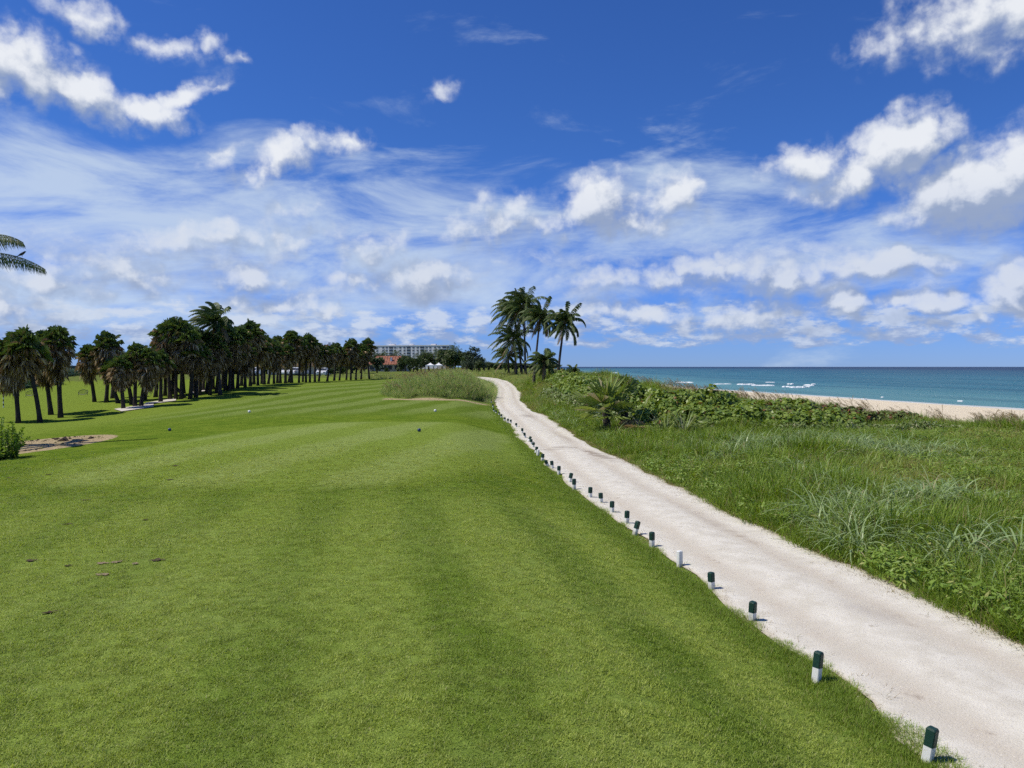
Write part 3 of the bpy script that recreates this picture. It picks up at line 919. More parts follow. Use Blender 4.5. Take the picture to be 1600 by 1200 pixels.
def build_lawn():
    X, Y = frustum_points(52000, 3.3, 26, 1.35)
    s = path_s(X, Y)
    keep = s < -(PW + .06)
    keep &= rng.random(len(X)) < 1 - sst(Y, 17, 26)
    X, Y = X[keep], Y[keep]
    z = ground(X, Y)
    # keep the divots bare
    sc = rng.uniform(.8, 1.25, len(X)) * (1 + .25 * (Y > 10))
    for (dx, dy, r) in DIVOTS:
        k = np.hypot((X - dx), (Y - dy)) > r * .8
        X, Y, z, sc = X[k], Y[k], z[k], sc[k]
    scatter('lawn_grass', [lawn_patch(i) for i in range(8)], np.column_stack([X, Y, z]), sc, 'short mown green grass blades covering the foreground lawn', 'grass', .08)
    # longer lush grass along the bank next to the path
    n = 15000
    Y = 3.5 * (60 / 3.5) ** (rng.random(n) ** 1.25)
    c = np.interp(Y, PATH_C[:, 1][:60], PATH_C[:, 0][:60])
    off = np.abs(rng.normal(0, .30, n)) - .02 + .30 * (pnoise(Y, Y * 0, .45, 3) - .5) + .10 * (pnoise(Y, Y * 0, .12, 4) - .5)
    X = c - PW * 1.0 - off
    sc = rng.uniform(.7, 1.2, n) * (1.15 - np.clip(off, 0, .8) * .7)
    for (bx, by, tx, ty) in POSTS:
        p = at_z(bx, by, .0)
        for k in range(7):
            a = rng.uniform(0, 6.283); r = rng.uniform(.045, .10)
            X = np.append(X, p.x + r * math.cos(a)); Y = np.append(Y, p.y + r * math.sin(a)); sc = np.append(sc, rng.uniform(.8, 1.5))
    z = ground(X, Y)
    scatter('bank_grass', [tuft(40 + i, 26, .06, (.035, .085), .005, (.1, .8), (.2, 1.0), M_BANK, 3) for i in range(5)], np.column_stack([X, Y, z]), sc, 'lush uncut green grass along the left edge of the shell path', 'grass', .1)

DIV_PX = [(48, 877, .10), (160, 881, .10), (182, 879, .11), (211, 882, .09), (246, 876, .14), (160, 899, .10), (78, 958, .09), (75, 742, .13), (15, 747, .12), (275, 728, .16), (265, 750, .1), (135, 782, .14), (105, 820, .1), (228, 813, .08), (105, 885, .07)]
DIVOTS = []
for (px, py, r) in DIV_PX:
    p = at_z(px, py, .45)
    for _ in range(4):
        p = at_z(px, py, gz(p.x, p.y))
    DIVOTS.append((p.x, p.y, r * .62))
build_lawn()
# divots: torn-out strips of turf, bare soil in a shallow dish, children of the ground
for i, (x, y, r) in enumerate(DIVOTS):
    q = random.Random(i + 5); mb = MB(); n = 14
    ring = []; mid = []
    for k in range(n):
        a = 6.283 * k / n; rr = r * q.uniform(.45, 1.25)
        ring.append((rr * math.cos(a) * 1.15, rr * math.sin(a) * .8, .014)); mid.append((rr * .6 * math.cos(a), rr * .45 * math.sin(a), .006 + q.uniform(0, .006)))
    mb.faces(ring + mid + [(0, 0, .006)], [(k, (k + 1) % n, n + (k + 1) % n, n + k) for k in range(n)] + [(n + k, n + (k + 1) % n, 2 * n) for k in range(n)])
    o = mb.build('divot', M_SANDY if i in (1, 2, 3, 5) else M_SOIL, GROUND, True)
    o.location = (x, y, gz(x, y)); o.rotation_euler = (0, 0, q.uniform(0, 1))

# --- a cluster of leaves
def leaf_clump(seed, n, rad, leaf, mat, sides=6, up=.5, flat=.8):
    q = random.Random(seed); mb = MB()
    for i in range(n):
        while True:
            p = Vector((q.uniform(-1, 1), q.uniform(-1, 1), q.uniform(-1, 1)))
            if .35 < p.length < 1: break
        nrm = (p.normalized() + Vector((0, 0, up)) + Vector((q.uniform(-1, 1), q.uniform(-1, 1), q.uniform(-1, 1))) * .7).normalized()
        c = Vector((p.x * rad, p.y * rad, p.z * rad * flat))
        a = nrm.orthogonal().normalized(); b = nrm.cross(a); t = q.uniform(0, 6.28)
        a, b = a * math.cos(t) + b * math.sin(t), b * math.cos(t) - a * math.sin(t)
        l = leaf * q.uniform(.65, 1.2); tint = q.random()
        if sides == 6:
            pts = [c + a * l * math.cos(k * 1.0472) + b * l * math.sin(k * 1.0472) - nrm * (l * .22 if k % 3 else 0) for k in range(6)]
            mb.faces(pts, [(0, 1, 2, 3), (3, 4, 5, 0)], tint)
        else:
            w = l * .36
            pts = [c - a * l, c - b * w - nrm * w * .3, c + a * l - nrm * l * .25, c + b * w - nrm * w * .3]
            mb.faces(pts, [(0, 1, 2), (0, 2, 3)], tint)
    return mb.mesh('leaf_clump', mat)

# --- dune side
def dune_points(n, ylo, yhi, power, smin=.02):
    X, Y = frustum_points(n, ylo, yhi, power, lambda y: np.interp(y, PATH_C[:, 1][:70], PATH_C[:, 0][:70]), lambda y: .70 * y + 2.5)
    s = path_s(X, Y); c, _ = seg_dist(X, Y, CREST)
    k = (s > PW + smin) & (c < 4.5)
    return X[k], Y[k], s[k], c[k]

def build_dune():
    # ground cover grass
    X, Y, s, c = dune_points(30000, 4.0, 100, 1.15, .05)
    a = s - PW
    sc = .30 + .50 * sst(a, .1, 1.2) + .9 * pnoise(X, Y, 1.5, 5) ** 1.6 + .45 * (pnoise(X, Y, .5, 6) - .4) + .25 * (rng.random(len(X)) - .5)
    sc = np.maximum(sc, .25)
    sc *= 1 + .010 * Y
    open_ = sst(Y, 14, 19) * sst(Y, 36, 31) * sst(X - .38 * Y, 0, 3) * (.6 + .8 * pnoise(X, Y, 2.5, 33))
    open_ = np.clip(open_, 0, 1) * .7
    sc *= 1 - .5 * open_
    thin = (1 - .45 * sst(c, -6, 2)) * (1 - .4 * (Y > 60))
    patch = pnoise(X, Y, 3.2, 9)
    g = patch + .25 * rng.normal(size=len(X)) * .6 + .35 * sst(c, -14, -3) + .38 * open_
    bare = sst(pnoise(X, Y, 1.6, 41), .60, .68) * sst(c, -7, -4) * sst(X, 19, 22)
    k = rng.random(len(X)) < thin * (1 - .93 * bare)
    gy = k & (g > .80); gg = k & ~gy
    z = ground(X, Y)
    P = np.column_stack([X, Y, z])
    scatter('dune_grass', [tuft(60 + i, 32, .15, (.16, .46), .013, (.1, .9), (.3, 1.3), M_DUNEG, 3) for i in range(6)], P[gg], sc[gg], 'unmown green grass covering the dune to the right of the path', 'grass', .15)
    scatter('yellow_dune_grass', [tuft(80 + i, 30, .14, (.14, .34), .009, (.1, .8), (.2, 1.0), M_DUNEY, 3) for i in range(4)], P[gy], sc[gy] * .9, 'yellowish grass in patches on the dune to the right of the path', 'grass', .15)
    # long arching blades of coarser grass, thick near the path
    X, Y, s, c = dune_points(9500, 4.0, 75, 1.25, .18)
    k = rng.random(len(X)) < .35 + .65 * sst(pnoise(X, Y, 1.3, 51), .35, .6)
    X, Y, s = X[k], Y[k], s[k]
    scl = rng.uniform(.65, 1.15, len(X)) * (.55 + .45 * sst(s - PW, .2, 1.0))
    scatter('coarse_dune_grass', [tuft(700 + i, 15, .13, (.28, .62), .017, (.2, .9), (.9, 2.2), M_COARSE, 6) for i in range(6)], np.column_stack([X, Y, ground(X, Y)]), scl, 'coarse green grass with long arching blades on the dune', 'grass', .15)
    # low broad-leaved creepers among the grass
    X, Y, s, c = dune_points(9000, 4.0, 60, 1.2, .25)
    k = pnoise(X, Y, 1.1, 21) > .45
    X, Y = X[k], Y[k]
    scatter('broadleaf_creeper', [leaf_clump(500 + i, 52, .19, .036, M_CREEP, 4, .9, .7) for i in range(4)], np.column_stack([X, Y, ground(X, Y) + .16]), rng.uniform(.6, 1.6, len(X)), 'low broad-leaved creeper growing through the dune grass', 'creeper', .3)
    # dry litter at the right edge of the path
    n = 3800
    Y = 4.0 * (80 / 4.0) ** rng.random(n)
    cx = np.interp(Y, PATH_C[:, 1][:66], PATH_C[:, 0][:66])
    X = cx + PW + .06 + rng.normal(0, .10, n) + .12 * (pnoise(Y, Y * 0, .8, 2) - .5)
    lf = rng.random(n) < .14
    X = np.where(lf, cx - PW - .02 + np.abs(rng.normal(0, .16, n)), X)
    scatter('dry_grass_litter', [tuft(90 + i, 18, .10, (.05, .13), .006, (.9, 1.5), (-.2, .4), M_DRY, 2) for i in range(4)], np.column_stack([X, Y, ground(X, Y) + .012]), rng.uniform(.6, 1.2, n), 'dry brown grass litter along the edges of the shell path', 'litter', .1)
    # tall blue-green grass, arching, in drifts read off the photograph
    pts = []
    for (px, py, rx, ry, n) in [(1330, 795, 50, 36, 120), (1290, 760, 40, 22, 36), (1360, 820, 45, 18, 50), (1440, 785, 50, 16, 50), (1470, 775, 40, 12, 16), (1260, 735, 30, 10, 24), (1500, 850, 50, 22, 18), (1580, 865, 40, 22, 20), (1545, 785, 25, 8, 8),
                                (1160, 690, 70, 12, 120), (1240, 692, 80, 12, 120), (1330, 690, 80, 10, 110), (1430, 702, 70, 8, 60), (1120, 705, 40, 14, 22), (1290, 705, 60, 10, 20), (880, 640, 14, 18, 26), (860, 625, 12, 14, 18), (900, 655, 16, 10, 14), (950, 680, 26, 8, 14)]:
        for _ in range(n):
            p = at_z(px + rng.normal(0, rx * .6), py + 10 + rng.normal(0, ry * .6), .1)
            if path_s(np.array([p.x]), np.array([p.y]))[0] > PW + .35: pts.append((p.x, p.y))
    pts = np.array(pts)
    z = ground(pts[:, 0], pts[:, 1])
    scl = rng.uniform(.8, 1.3, len(pts)) * np.where(pts[:, 1] > 22, 1.25, 1.2)
    scatter('tall_blue_grass', [tuft(100 + i, 11, .12, (.40, .80), .019, (.2, .8), (1.4, 2.7), M_BLUEG, 7) for i in range(6)], np.column_stack([pts, z]), scl, 'tall arching blue-green grass standing out of the dune grass', 'grass', .12)
    # sea oats along the crest
    def oat(seed):
        q = random.Random(seed); mb = MB()
        for _ in range(3):
            az = math.pi + q.uniform(-.9, .9); h = q.uniform(.8, 1.25); lean = q.uniform(.05, .3)
            p = Vector((q.uniform(-.1, .1), q.uniform(-.1, .1), -.03)); pts = [p]; a = lean
            for i in range(6):
                p = p + (Vector((math.cos(az), math.sin(az), 0)) * math.sin(a) + Vector((0, 0, math.cos(a)))) * h / 6
                pts.append(p); a += .11 + .05 * i
            mb.tube(pts, [.006] * 6 + [.003], 3, q.random())
            for j in range(16):
                t = 3.9 + 2.1 * j / 16; i = min(int(t), 5); b = pts[i].lerp(pts[i + 1], t - i)
                dd = Vector((math.cos(az) * .6 + q.uniform(-.4, .4), math.sin(az) * .6 + q.uniform(-.4, .4), -q.uniform(.3, 1))).normalized() * q.uniform(.05, .10)
                sd = Vector((q.uniform(-1, 1), q.uniform(-1, 1), 0)) * .012
                mb.poly([b - sd * .3, b + dd * .5 + sd, b + dd, b + dd * .5 - sd], q.random())
        for _ in range(7):
            blade(mb, (q.uniform(-.08, .08), q.uniform(-.08, .08), -.02), q.uniform(0, 6.28), q.uniform(.3, .6), .008, q.uniform(.1, .5), q.uniform(.4, 1.2), q.random(), 4)
        return mb.mesh('oat', M_OATS)
    pts = []
    for _ in range(150):
        t = rng.uniform(0, 6.283); r = math.sqrt(rng.random()) * .95
        x_, y_ = MOUND[0] + MOUND[2] * r * math.cos(t), MOUND[1] + MOUND[3] * r * math.sin(t)
        if y_ > 57.5: pts.append((x_, y_))
    for (px, rx, D, n) in [(1075, 40, 53, 40), (1120, 50, 51, 60), (1170, 40, 50, 40), (1215, 30, 49, 16), (1330, 40, 47, 26), (1410, 20, 42, 8), (1480, 30, 40, 14), (1560, 30, 38, 20), (1590, 20, 36, 16), (1000, 60, 56, 30), (1250, 60, 48, 8)]:
        for _ in range(n):
            d = D + rng.normal(0, 1.5)
            x = (px + rng.normal(0, rx * .6) - 800) / 1200 * d
            pts.append((x, d))
    pts = np.array(pts)
    scatter('sea_oats', [oat(i) for i in range(6)], np.column_stack([pts, ground(pts[:, 0], pts[:, 1])]), rng.uniform(.75, 1.2, len(pts)), 'straw-coloured sea oats waving on the dune crest and the grassy mound', 'sea oats', .1, rng.normal(0, .4, len(pts)))
build_dune()

# --- sea grape thicket and leafy weeds
def build_thicket():
    def fill(name, regions, protos, label, cat, sbase):
        P = []; S = []
        for (x0, y0, x1, y1, half, hgt, n) in regions:
            for _ in range(n):
                t = rng.random(); u = rng.uniform(-1, 1)
                x = x0 + (x1 - x0) * t + u * half * .4; y = y0 + (y1 - y0) * t + u * half
                hh = hgt * math.sqrt(max(0, 1 - u * u)) * (.72 + .5 * float(pnoise(x, y, 1.6, 17)))
                P.append((x, y, gz0(x, y) + rng.random() ** .6 * hh)); S.append(sbase * rng.uniform(.8, 1.25))
        scatter(name, protos, np.array(P), np.array(S), label, cat, .4)
    # quick local ground lookup
    gx = np.linspace(-5, 45, 201); gy = np.linspace(20, 110, 361)
    GX, GY = np.meshgrid(gx, gy); GZ = ground(GX.ravel(), GY.ravel()).reshape(GX.shape)
    def gz0(x, y):
        i = int(np.clip((x + 5) / 50 * 200, 0, 200)); j = int(np.clip((y - 20) / 90 * 360, 0, 360))
        return GZ[j, i]
    fill('sea_grape_thicket', [(5.6, 33.2, 10.5, 33.0, 1.6, .85, 300), (10.5, 33.0, 15.5, 34.2, 1.3, .6, 260), (6.3, 35, 10.0, 35.5, 2.4, 1.35, 380), (10.0, 35.5, 14.0, 36.5, 2.0, .95, 330), (4.6, 39, 8.5, 38, 2.4, 1.3, 240), (3.9, 50, 6.5, 42, 2.6, 1.0, 260), (3.6, 62, 5.0, 52, 2.6, .75, 200), (9, 40, 13, 41, 2.0, .7, 160), (4.5, 78, 5.5, 64, 2.6, .6, 160), (6, 80, 8, 68, 2, .5, 80)],
         [leaf_clump(i, 46, .34, .085, M_GRAPE) for i in range(5)], 'green round-leaved sea grape thicket beside the path below the sea', 'shrubs', 1.0)
    fill('reddish_sea_grape_thicket', [(11.8, 35.6, 16, 37.5, 1.8, .85, 300), (16, 37.5, 21.0, 40.0, 1.5, .6, 220), (6, 84, 5, 90, 2.5, .8, 60)],
         [leaf_clump(10 + i, 46, .32, .08, M_GRAPER) for i in range(5)], 'reddish-brown sea grape thicket at the seaward end of the hedge', 'shrubs', 1.0)
    fill('leafy_weeds', [(4.0, 36.0, 7.0, 31.8, .8, .6, 240), (3.0, 50, 4.6, 38, .8, .8, 190), (7, 31.4, 14, 31.6, .5, .4, 170), (2.6, 62, 3.2, 50, .8, .7, 120), (14, 32.2, 21, 36.0, .7, .3, 160)],
         [leaf_clump(20 + i, 34, .26, .11, M_WEED, 4) for i in range(5)], 'pale leafy weeds at the foot of the sea grape hedge', 'weeds', 1.0)
build_thicket()

# --- grass on the mound and at the far dune
def build_mound():
    mx_, my_, ra, rb, mh = MOUND
    n = 3600
    t = rng.uniform(0, 6.283, n); r = np.sqrt(rng.random(n)) * 1.02
    X = mx_ + ra * r * np.cos(t); Y = my_ + rb * r * np.sin(t)
    Y2 = rng.uniform(58, 104, 700); X2 = np.interp(Y2, PATH_C[:, 1][:66], PATH_C[:, 0][:66]) - PW - rng.uniform(.05, 2.6, 700)
    X = np.concatenate([X, X2]); Y = np.concatenate([Y, Y2])
    k = (path_s(X, Y) < -(PW + .15)) & ~((Y < 57.0))
    X, Y = X[k], Y[k]
    scatter('mound_grass', [tuft(120 + i, 17, .20, (.40, 1.10), .015, (.1, .7), (.5, 2.0), M_MOUNDG, 5) for i in range(6)], np.column_stack([X, Y, ground(X, Y)]), rng.uniform(.5, .9, len(X)) + .5 * pnoise(X, Y, 1.3, 31) ** 2, 'shaggy tan and green grass on the sandy mound beside the path', 'grass', .2)
    # rough along the far right of the path and beyond the bend
    n = 4200
    Y = rng.uniform(50, 135, n); X = rng.uniform(-24, 7, n)
    s = path_s(X, Y); k = ((s > PW + .2) & (s < 8) & (Y < 112)) | ((Y > 112) & (np.abs(s) > PW + .2))
    X, Y = X[k], Y[k]
    scatter('far_dune_grass', [tuft(130 + i, 22, .2, (.3, .7), .016, (.1, .7), (.4, 1.5), M_MOUNDG if i % 2 else M_DUNEY, 3) for i in range(4)], np.column_stack([X, Y, ground(X, Y)]), rng.uniform(.6, 1.2, len(X)), 'rough dune grass beyond the bend of the path', 'grass', .2)
build_mound()

# clods and weeds on the bare dirt patch
def build_dirt():
    n = 260
    t = rng.uniform(0, 6.283, n); r = np.sqrt(rng.random(n))
    X = -17.2 + 2.0 * r * np.cos(t); Y = 27.4 + 3.1 * r * np.sin(t)
    P = np.column_stack([X, Y, ground(X, Y)])
    q = random.Random(8); ms = []
    for k in range(3):
        mb = MB(); vs = [Vector(v) * q.uniform(.6, 1.3) for v in ((1, 0, 0), (-1, 0, 0), (0, 1, 0), (0, -1, 0), (0, 0, .7), (0, 0, -.4))]
        mb.faces(vs, [(0, 2, 4), (2, 1, 4), (1, 3, 4), (3, 0, 4), (2, 0, 5), (1, 2, 5), (3, 1, 5), (0, 3, 5)]); ms.append(mb.mesh('clod', M_SOIL if k else M_SANDY))
    scatter('soil_clods', ms, P[:190], rng.lognormal(math.log(.045), .5, 190), 'clods of soil strewn over the bare dirt patch', 'soil', .3)
    scatter('dirt_patch_weeds', [tuft(800 + i, 12, .08, (.05, .16), .007, (.2, 1.0), (.2, 1.0), M_DRY if i else M_DUNEG, 3) for i in range(3)], P[190:], rng.uniform(.7, 1.4, n - 190), 'sparse dry weeds on the bare dirt patch', 'weeds', .15)
build_dirt()

# loose shell grit on the near path
def build_grit():
    n = 9000
    Y = 3.5 * (17 / 3.5) ** rng.random(n)
    c = np.interp(Y, PATH_C[:, 1][:60], PATH_C[:, 0][:60])
    X = c + rng.uniform(-1, 1, n) * PW
    def peb(seed, mat):
        q = random.Random(seed); mb = MB()
        vs = [Vector(v) * q.uniform(.7, 1.2) for v in ((1, 0, 0), (-1, 0, 0), (0, 1, 0), (0, -1, 0), (0, 0, .5), (0, 0, -.4))]
        mb.faces(vs, [(0, 2, 4), (2, 1, 4), (1, 3, 4), (3, 0, 4), (2, 0, 5), (1, 2, 5), (3, 1, 5), (0, 3, 5)])
        return mb.mesh('shell', mat)
    ma = mat_plain('shell_bits', (0.74, 0.70, 0.63), 0.8, .2, .1); mb_ = mat_plain('shell_bits_dark', (0.50, 0.43, 0.34), 0.9, .1, .2)
    scatter('shell_grit', [peb(1, ma), peb(2, ma), peb(3, ma), peb(4, mb_)], np.column_stack([X, Y, ground(X, Y) + .02]), rng.lognormal(math.log(.0045), .35, n), 'loose white shell fragments on the near path', 'gravel', .4)
build_grit()

# ------------------------------------------------------------------ marker posts along the path
ORD = ['nearest', 'second', 'third', 'fourth', 'fifth', 'sixth', 'seventh', 'eighth', 'ninth', 'tenth', 'eleventh', 'twelfth', 'thirteenth', 'fourteenth', 'fifteenth', 'sixteenth', 'seventeenth', 'eighteenth', 'nineteenth',
       'twentieth', 'twenty-first', 'twenty-second', 'twenty-third', 'twenty-fourth', 'twenty-fifth', 'twenty-sixth', 'twenty-seventh', 'twenty-eighth', 'twenty-ninth', 'thirtieth', 'thirty-first', 'thirty-second', 'thirty-third', 'thirty-fourth', 'thirty-fifth', 'thirty-sixth']
def ORDN(r):
    n = r + 1
    if r < len(ORD): return ORD[r]
    tens = {3: 'thirty', 4: 'forty', 5: 'fifty', 6: 'sixty', 7: 'seventy'}[n // 10]
    return {3: 'thirtieth', 4: 'fortieth', 5: 'fiftieth', 6: 'sixtieth', 7: 'seventieth'}[n // 10] if n % 10 == 0 else tens + '-' + (['first'] + ORD[1:9])[n % 10 - 1]
NOCAP = {4, 17}
def prism_post(z0, z1, w, ch, top=False):
    mb = MB()
    def ring(ww, z):
        c = ww * .22
        return [(ww, -ww + c, z), (ww, ww - c, z), (ww - c, ww, z), (-ww + c, ww, z), (-ww, ww - c, z), (-ww, -ww + c, z), (-ww + c, -ww, z), (ww - c, -ww, z)]
    rs = [ring(w, z0), ring(w, z1 - ch if top else z1)]
    if top: rs.append(ring(w * .82, z1))
    vs = [p for r in rs for p in r]
    fs = [(i * 8 + k, i * 8 + (k + 1) % 8, (i + 1) * 8 + (k + 1) % 8, (i + 1) * 8 + k) for i in range(len(rs) - 1) for k in range(8)]
    fs.append(tuple((len(rs) - 1) * 8 + k for k in range(8)))
    mb.faces(vs, fs)
    return mb
ME_WB = prism_post(-.12, .142, .036, .01).mesh('white_base', M_WHITEP)
ME_GC = prism_post(.138, .275, .0375, .014, True).mesh('green_cap', M_GREENP)
ME_WP = prism_post(-.12, .262, .036, .012, True).mesh('white_post', M_WHITEP)
for i, (bx, by, tx, ty) in enumerate(POSTS):
    b = at_z(bx, by, .0)
    for _ in range(3):
        b = at_z(bx, by, gz(b.x, b.y))
    lean = math.atan2((tx - bx) , (by - ty))
    lean = max(-.9, min(.9, lean))
    rise = (by - ty) / 1200 * b.y / max(.5, math.cos(lean))
    k = min(1.25, max(.72, rise / .275))
    o = empty('marker_post', b, 0)
    q = random.Random(i)
    o.rotation_euler = Euler((q.uniform(-.05, .05), lean, 0)).to_matrix().to_euler()
    rz = R(32 + q.uniform(-12, 12))
    w = .88 + .2 * min(1, b.y / 40)
    state = 'leaning over' if abs(lean) > .2 else 'standing'
    if i in NOCAP:
        p = link('post_shaft', ME_WP, o); p.rotation_euler = (0, 0, rz); p.scale = (w, w, k)
        tag(o, '%s all-white post without a green top at the left path edge' % ('nearer' if i == 4 else 'farther'), 'post', 'posts lining the path')
    else:
        for nm, me in (('post_base', ME_WB), ('green_cap', ME_GC)):
            p = link(nm, me, o); p.rotation_euler = (0, 0, rz); p.scale = (w, w, k)
        tag(o, 'white post with dark green top, %s, %s along the path from the camera' % (state, ORD[i]), 'post', 'posts lining the path')

# ------------------------------------------------------------------ tee markers
def tee_marker(px, py, r, mat, label):
    p = at_z(px, py, .45)
    for _ in range(4): p = at_z(px, py, gz(p.x, p.y))
    o = empty('tee_marker', p)
    mb = MB(); n, m_ = 14, 8
    vs = []; fs = []
    for i in range(m_ + 1):
        a = -1.2 + (math.pi / 2 + 1.2) * i / m_
        for k in range(n):
            t = 6.2832 * k / n
            vs.append((r * math.cos(a) * math.cos(t), r * math.cos(a) * math.sin(t), r * math.sin(a) + r * .9))
    fs = [(i * n + k, i * n + (k + 1) % n, (i + 1) * n + (k + 1) % n, (i + 1) * n + k) for i in range(m_) for k in range(n)]
    mb.faces(vs, fs)
    mb.build('ball', mat, o, True)
    st = MB(); st.tube([(0, 0, -.1), (0, 0, r * .3)], .012, 6)
    st.build('spike', M_CHROME, o)
    tag(o, label, 'tee marker', 'tee markers')
tee_marker(265, 673.5, .065, M_BLUEB, 'dark blue ball tee marker on the left of the near tee')
tee_marker(655, 674.5, .065, M_BLUEB, 'dark blue ball tee marker on the right of the near tee')
tee_marker(389.5, 645, .075, M_WHITE, 'small white tee marker on the left of the farther tee')
tee_marker(680, 643.5, .075, M_WHITE, 'small white tee marker on the right, before the grassy mound')

# ------------------------------------------------------------------ palms
def fan(mb, o, az, el, pet, rad, nseg, droop, tint, mi=0, spread=115, pr=.012, sw=.075):
    """a fan frond: petiole, then pleated segments drooping at the tips"""
    d = Vector((math.cos(az) * math.cos(el), math.sin(az) * math.cos(el), math.sin(el)))
    s = Vector((-math.sin(az), math.cos(az), 0)); up = s.cross(d) * -1
    hub = Vector(o) + d * pet - Vector((0, 0, .05 * pet))
    mb.poly([Vector(o) - s * pr * 1.6, Vector(o) + s * pr * 1.6, hub + s * pr, hub - s * pr], tint, mi)
    for i in range(nseg):
        a = R(-spread + 2 * spread * i / (nseg - 1)) + random.uniform(-.06, .06)
        L = rad * (.72 + .28 * math.cos(a * .8)) * random.uniform(.85, 1.1)
        v = (d * math.cos(a) + s * math.sin(a)).normalized()
        w = s * math.cos(a) - d * math.sin(a)
        ww = L * sw
        m_ = hub + v * L * .55 - Vector((0, 0, droop * L * .18)) + up * .02
        tip = hub + v * L * (1 - .25 * droop) - Vector((0, 0, droop * L * .75))
        mb.faces([hub, m_ + w * ww, tip, m_ - w * ww], [(0, 1, 2), (0, 2, 3)], min(1, max(0, tint + random.uniform(-.12, .12))), mi)

def sabal_crown(seed, green, dead, skirt):
    random.seed(seed)
    g = MB(); d = MB()
    for i in range(green):
        az = i * 2.39996 + random.uniform(-.3, .3); t = (i + .5) / green
        el = R(86 - 78 * t) + random.uniform(-.15, .15)
        fan(g, (0, 0, .15 - .3 * t), az, el, random.uniform(.45, .7), random.uniform(.65, .9), 13, random.uniform(.35, .9), random.random())
    for i in range(dead):
        az = i * 2.39996 + random.uniform(-.4, .4); t = (i + .5) / dead
        el = R(22 - 92 * t ** .8) + random.uniform(-.25, .25)
        fan(d, (0, 0, .05 - skirt * t), az, el, random.uniform(.45, .75) * (1 - .35 * t), random.uniform(.5, .75) * (1 - .2 * t), 9, random.uniform(.5, 1.1), random.random(), 0, 100)
    return g.mesh('green_fronds', M_SABAL), d.mesh('dead_skirt', M_DEAD)
CROWNS = [sabal_crown(200 + i, (28, 24, 32, 23, 27)[i], (64, 76, 58, 70, 84)[i], (1.0, 1.3, .8, 1.2, 1.5)[i]) for i in range(5)]

def trunk_mesh(h, r0, r1, lean, bow, mat, seg=9, rings=10, bump_=.05):
    mb = MB(); pts = []; rad = []
    for i in range(rings + 1):
        t = i / rings
        pts.append((lean[0] * t + bow * math.sin(math.pi * t), lean[1] * t, h * t - (.15 if i == 0 else 0)))
        r = r0 + (r1 - r0) * t
        if t < .12: r += r0 * .35 * (1 - t / .12)
        rad.append(r * random.uniform(1 - bump_, 1 + bump_))
    mb.tube(pts, rad, seg)
    return mb.mesh('trunk', mat, True)

SABALS = [  # base x, base y, top x, top y, distance
    (29, 661, 18, 520, 47), (63, 660, 37, 508, 47), (80, 645, 70, 512, 52), (95, 653, 88, 505, 50), (-14, 655, -8, 540, 48),
    (148, 628, 138, 535, 60), (166, 630, 168, 514, 59), (185, 631, 172, 560, 58), (193, 639, 187, 552, 53), (206, 632, 196, 562, 56), (211, 635, 214, 532, 54), (220, 635, 231, 540, 54),
    (251, 629, 252, 545, 57), (266, 625, 262, 497, 59), (275, 625, 276, 492, 59), (283, 624, 290, 500, 59), (290, 622, 240, 552, 60), (297, 623, 300, 530, 59), (306, 622, 312, 535, 60), (312, 620, 318, 512, 62),
    (323, 615, 322, 545, 64), (328, 617, 334, 520, 62), (338, 615, 345, 536, 64), (352, 611, 352, 503, 67), (358, 610, 362, 510, 67), (364, 608, 366, 535, 69), (371, 607, 374, 505, 70), (383, 605, 382, 530, 72), (391, 603, 391, 498, 75),
    (403, 602, 402, 516, 78), (413, 601, 414, 520, 80), (419, 600, 428, 532, 82), (428, 599, 424, 525, 84), (438, 597, 440, 530, 90), (446, 598, 448, 536, 88), (456, 597, 456, 513, 90), (467, 597, 468, 524, 93), (478, 597, 480, 520, 95),
    (484, 597, 488, 524, 96), (492, 597, 494, 545, 97), (511, 596, 515, 538, 102), (548, 594.5, 549, 527, 108), (556, 594, 560, 545, 110), (577, 592, 574, 527, 115), (564, 593, 566, 536, 112), (530, 595, 534, 545, 106),
    (258, 624, 256, 520, 63), (269, 622, 270, 505, 64), (287, 619, 283, 512, 65), (303, 618, 306, 520, 66), (317, 614, 326, 528, 68), (333, 612, 338, 512, 69), (347, 609, 349, 516, 71), (361, 607, 357, 522, 73), (377, 604, 380, 512, 77), (397, 601.5, 397, 514, 81), (409, 600.5, 408, 526, 84), (433, 598, 434, 522, 92), (451, 597, 463, 526, 95), (473, 597, 474, 533, 99), (498, 597, 500, 535, 101), (522, 596, 525, 534, 105), (541, 595, 542, 538, 109), (227, 632, 226, 548, 60), (243, 627, 244, 540, 62), (176, 630, 178, 545, 63)]
order = sorted(range(len(SABALS)), key=lambda i: SABALS[i][0])
random.seed(5)
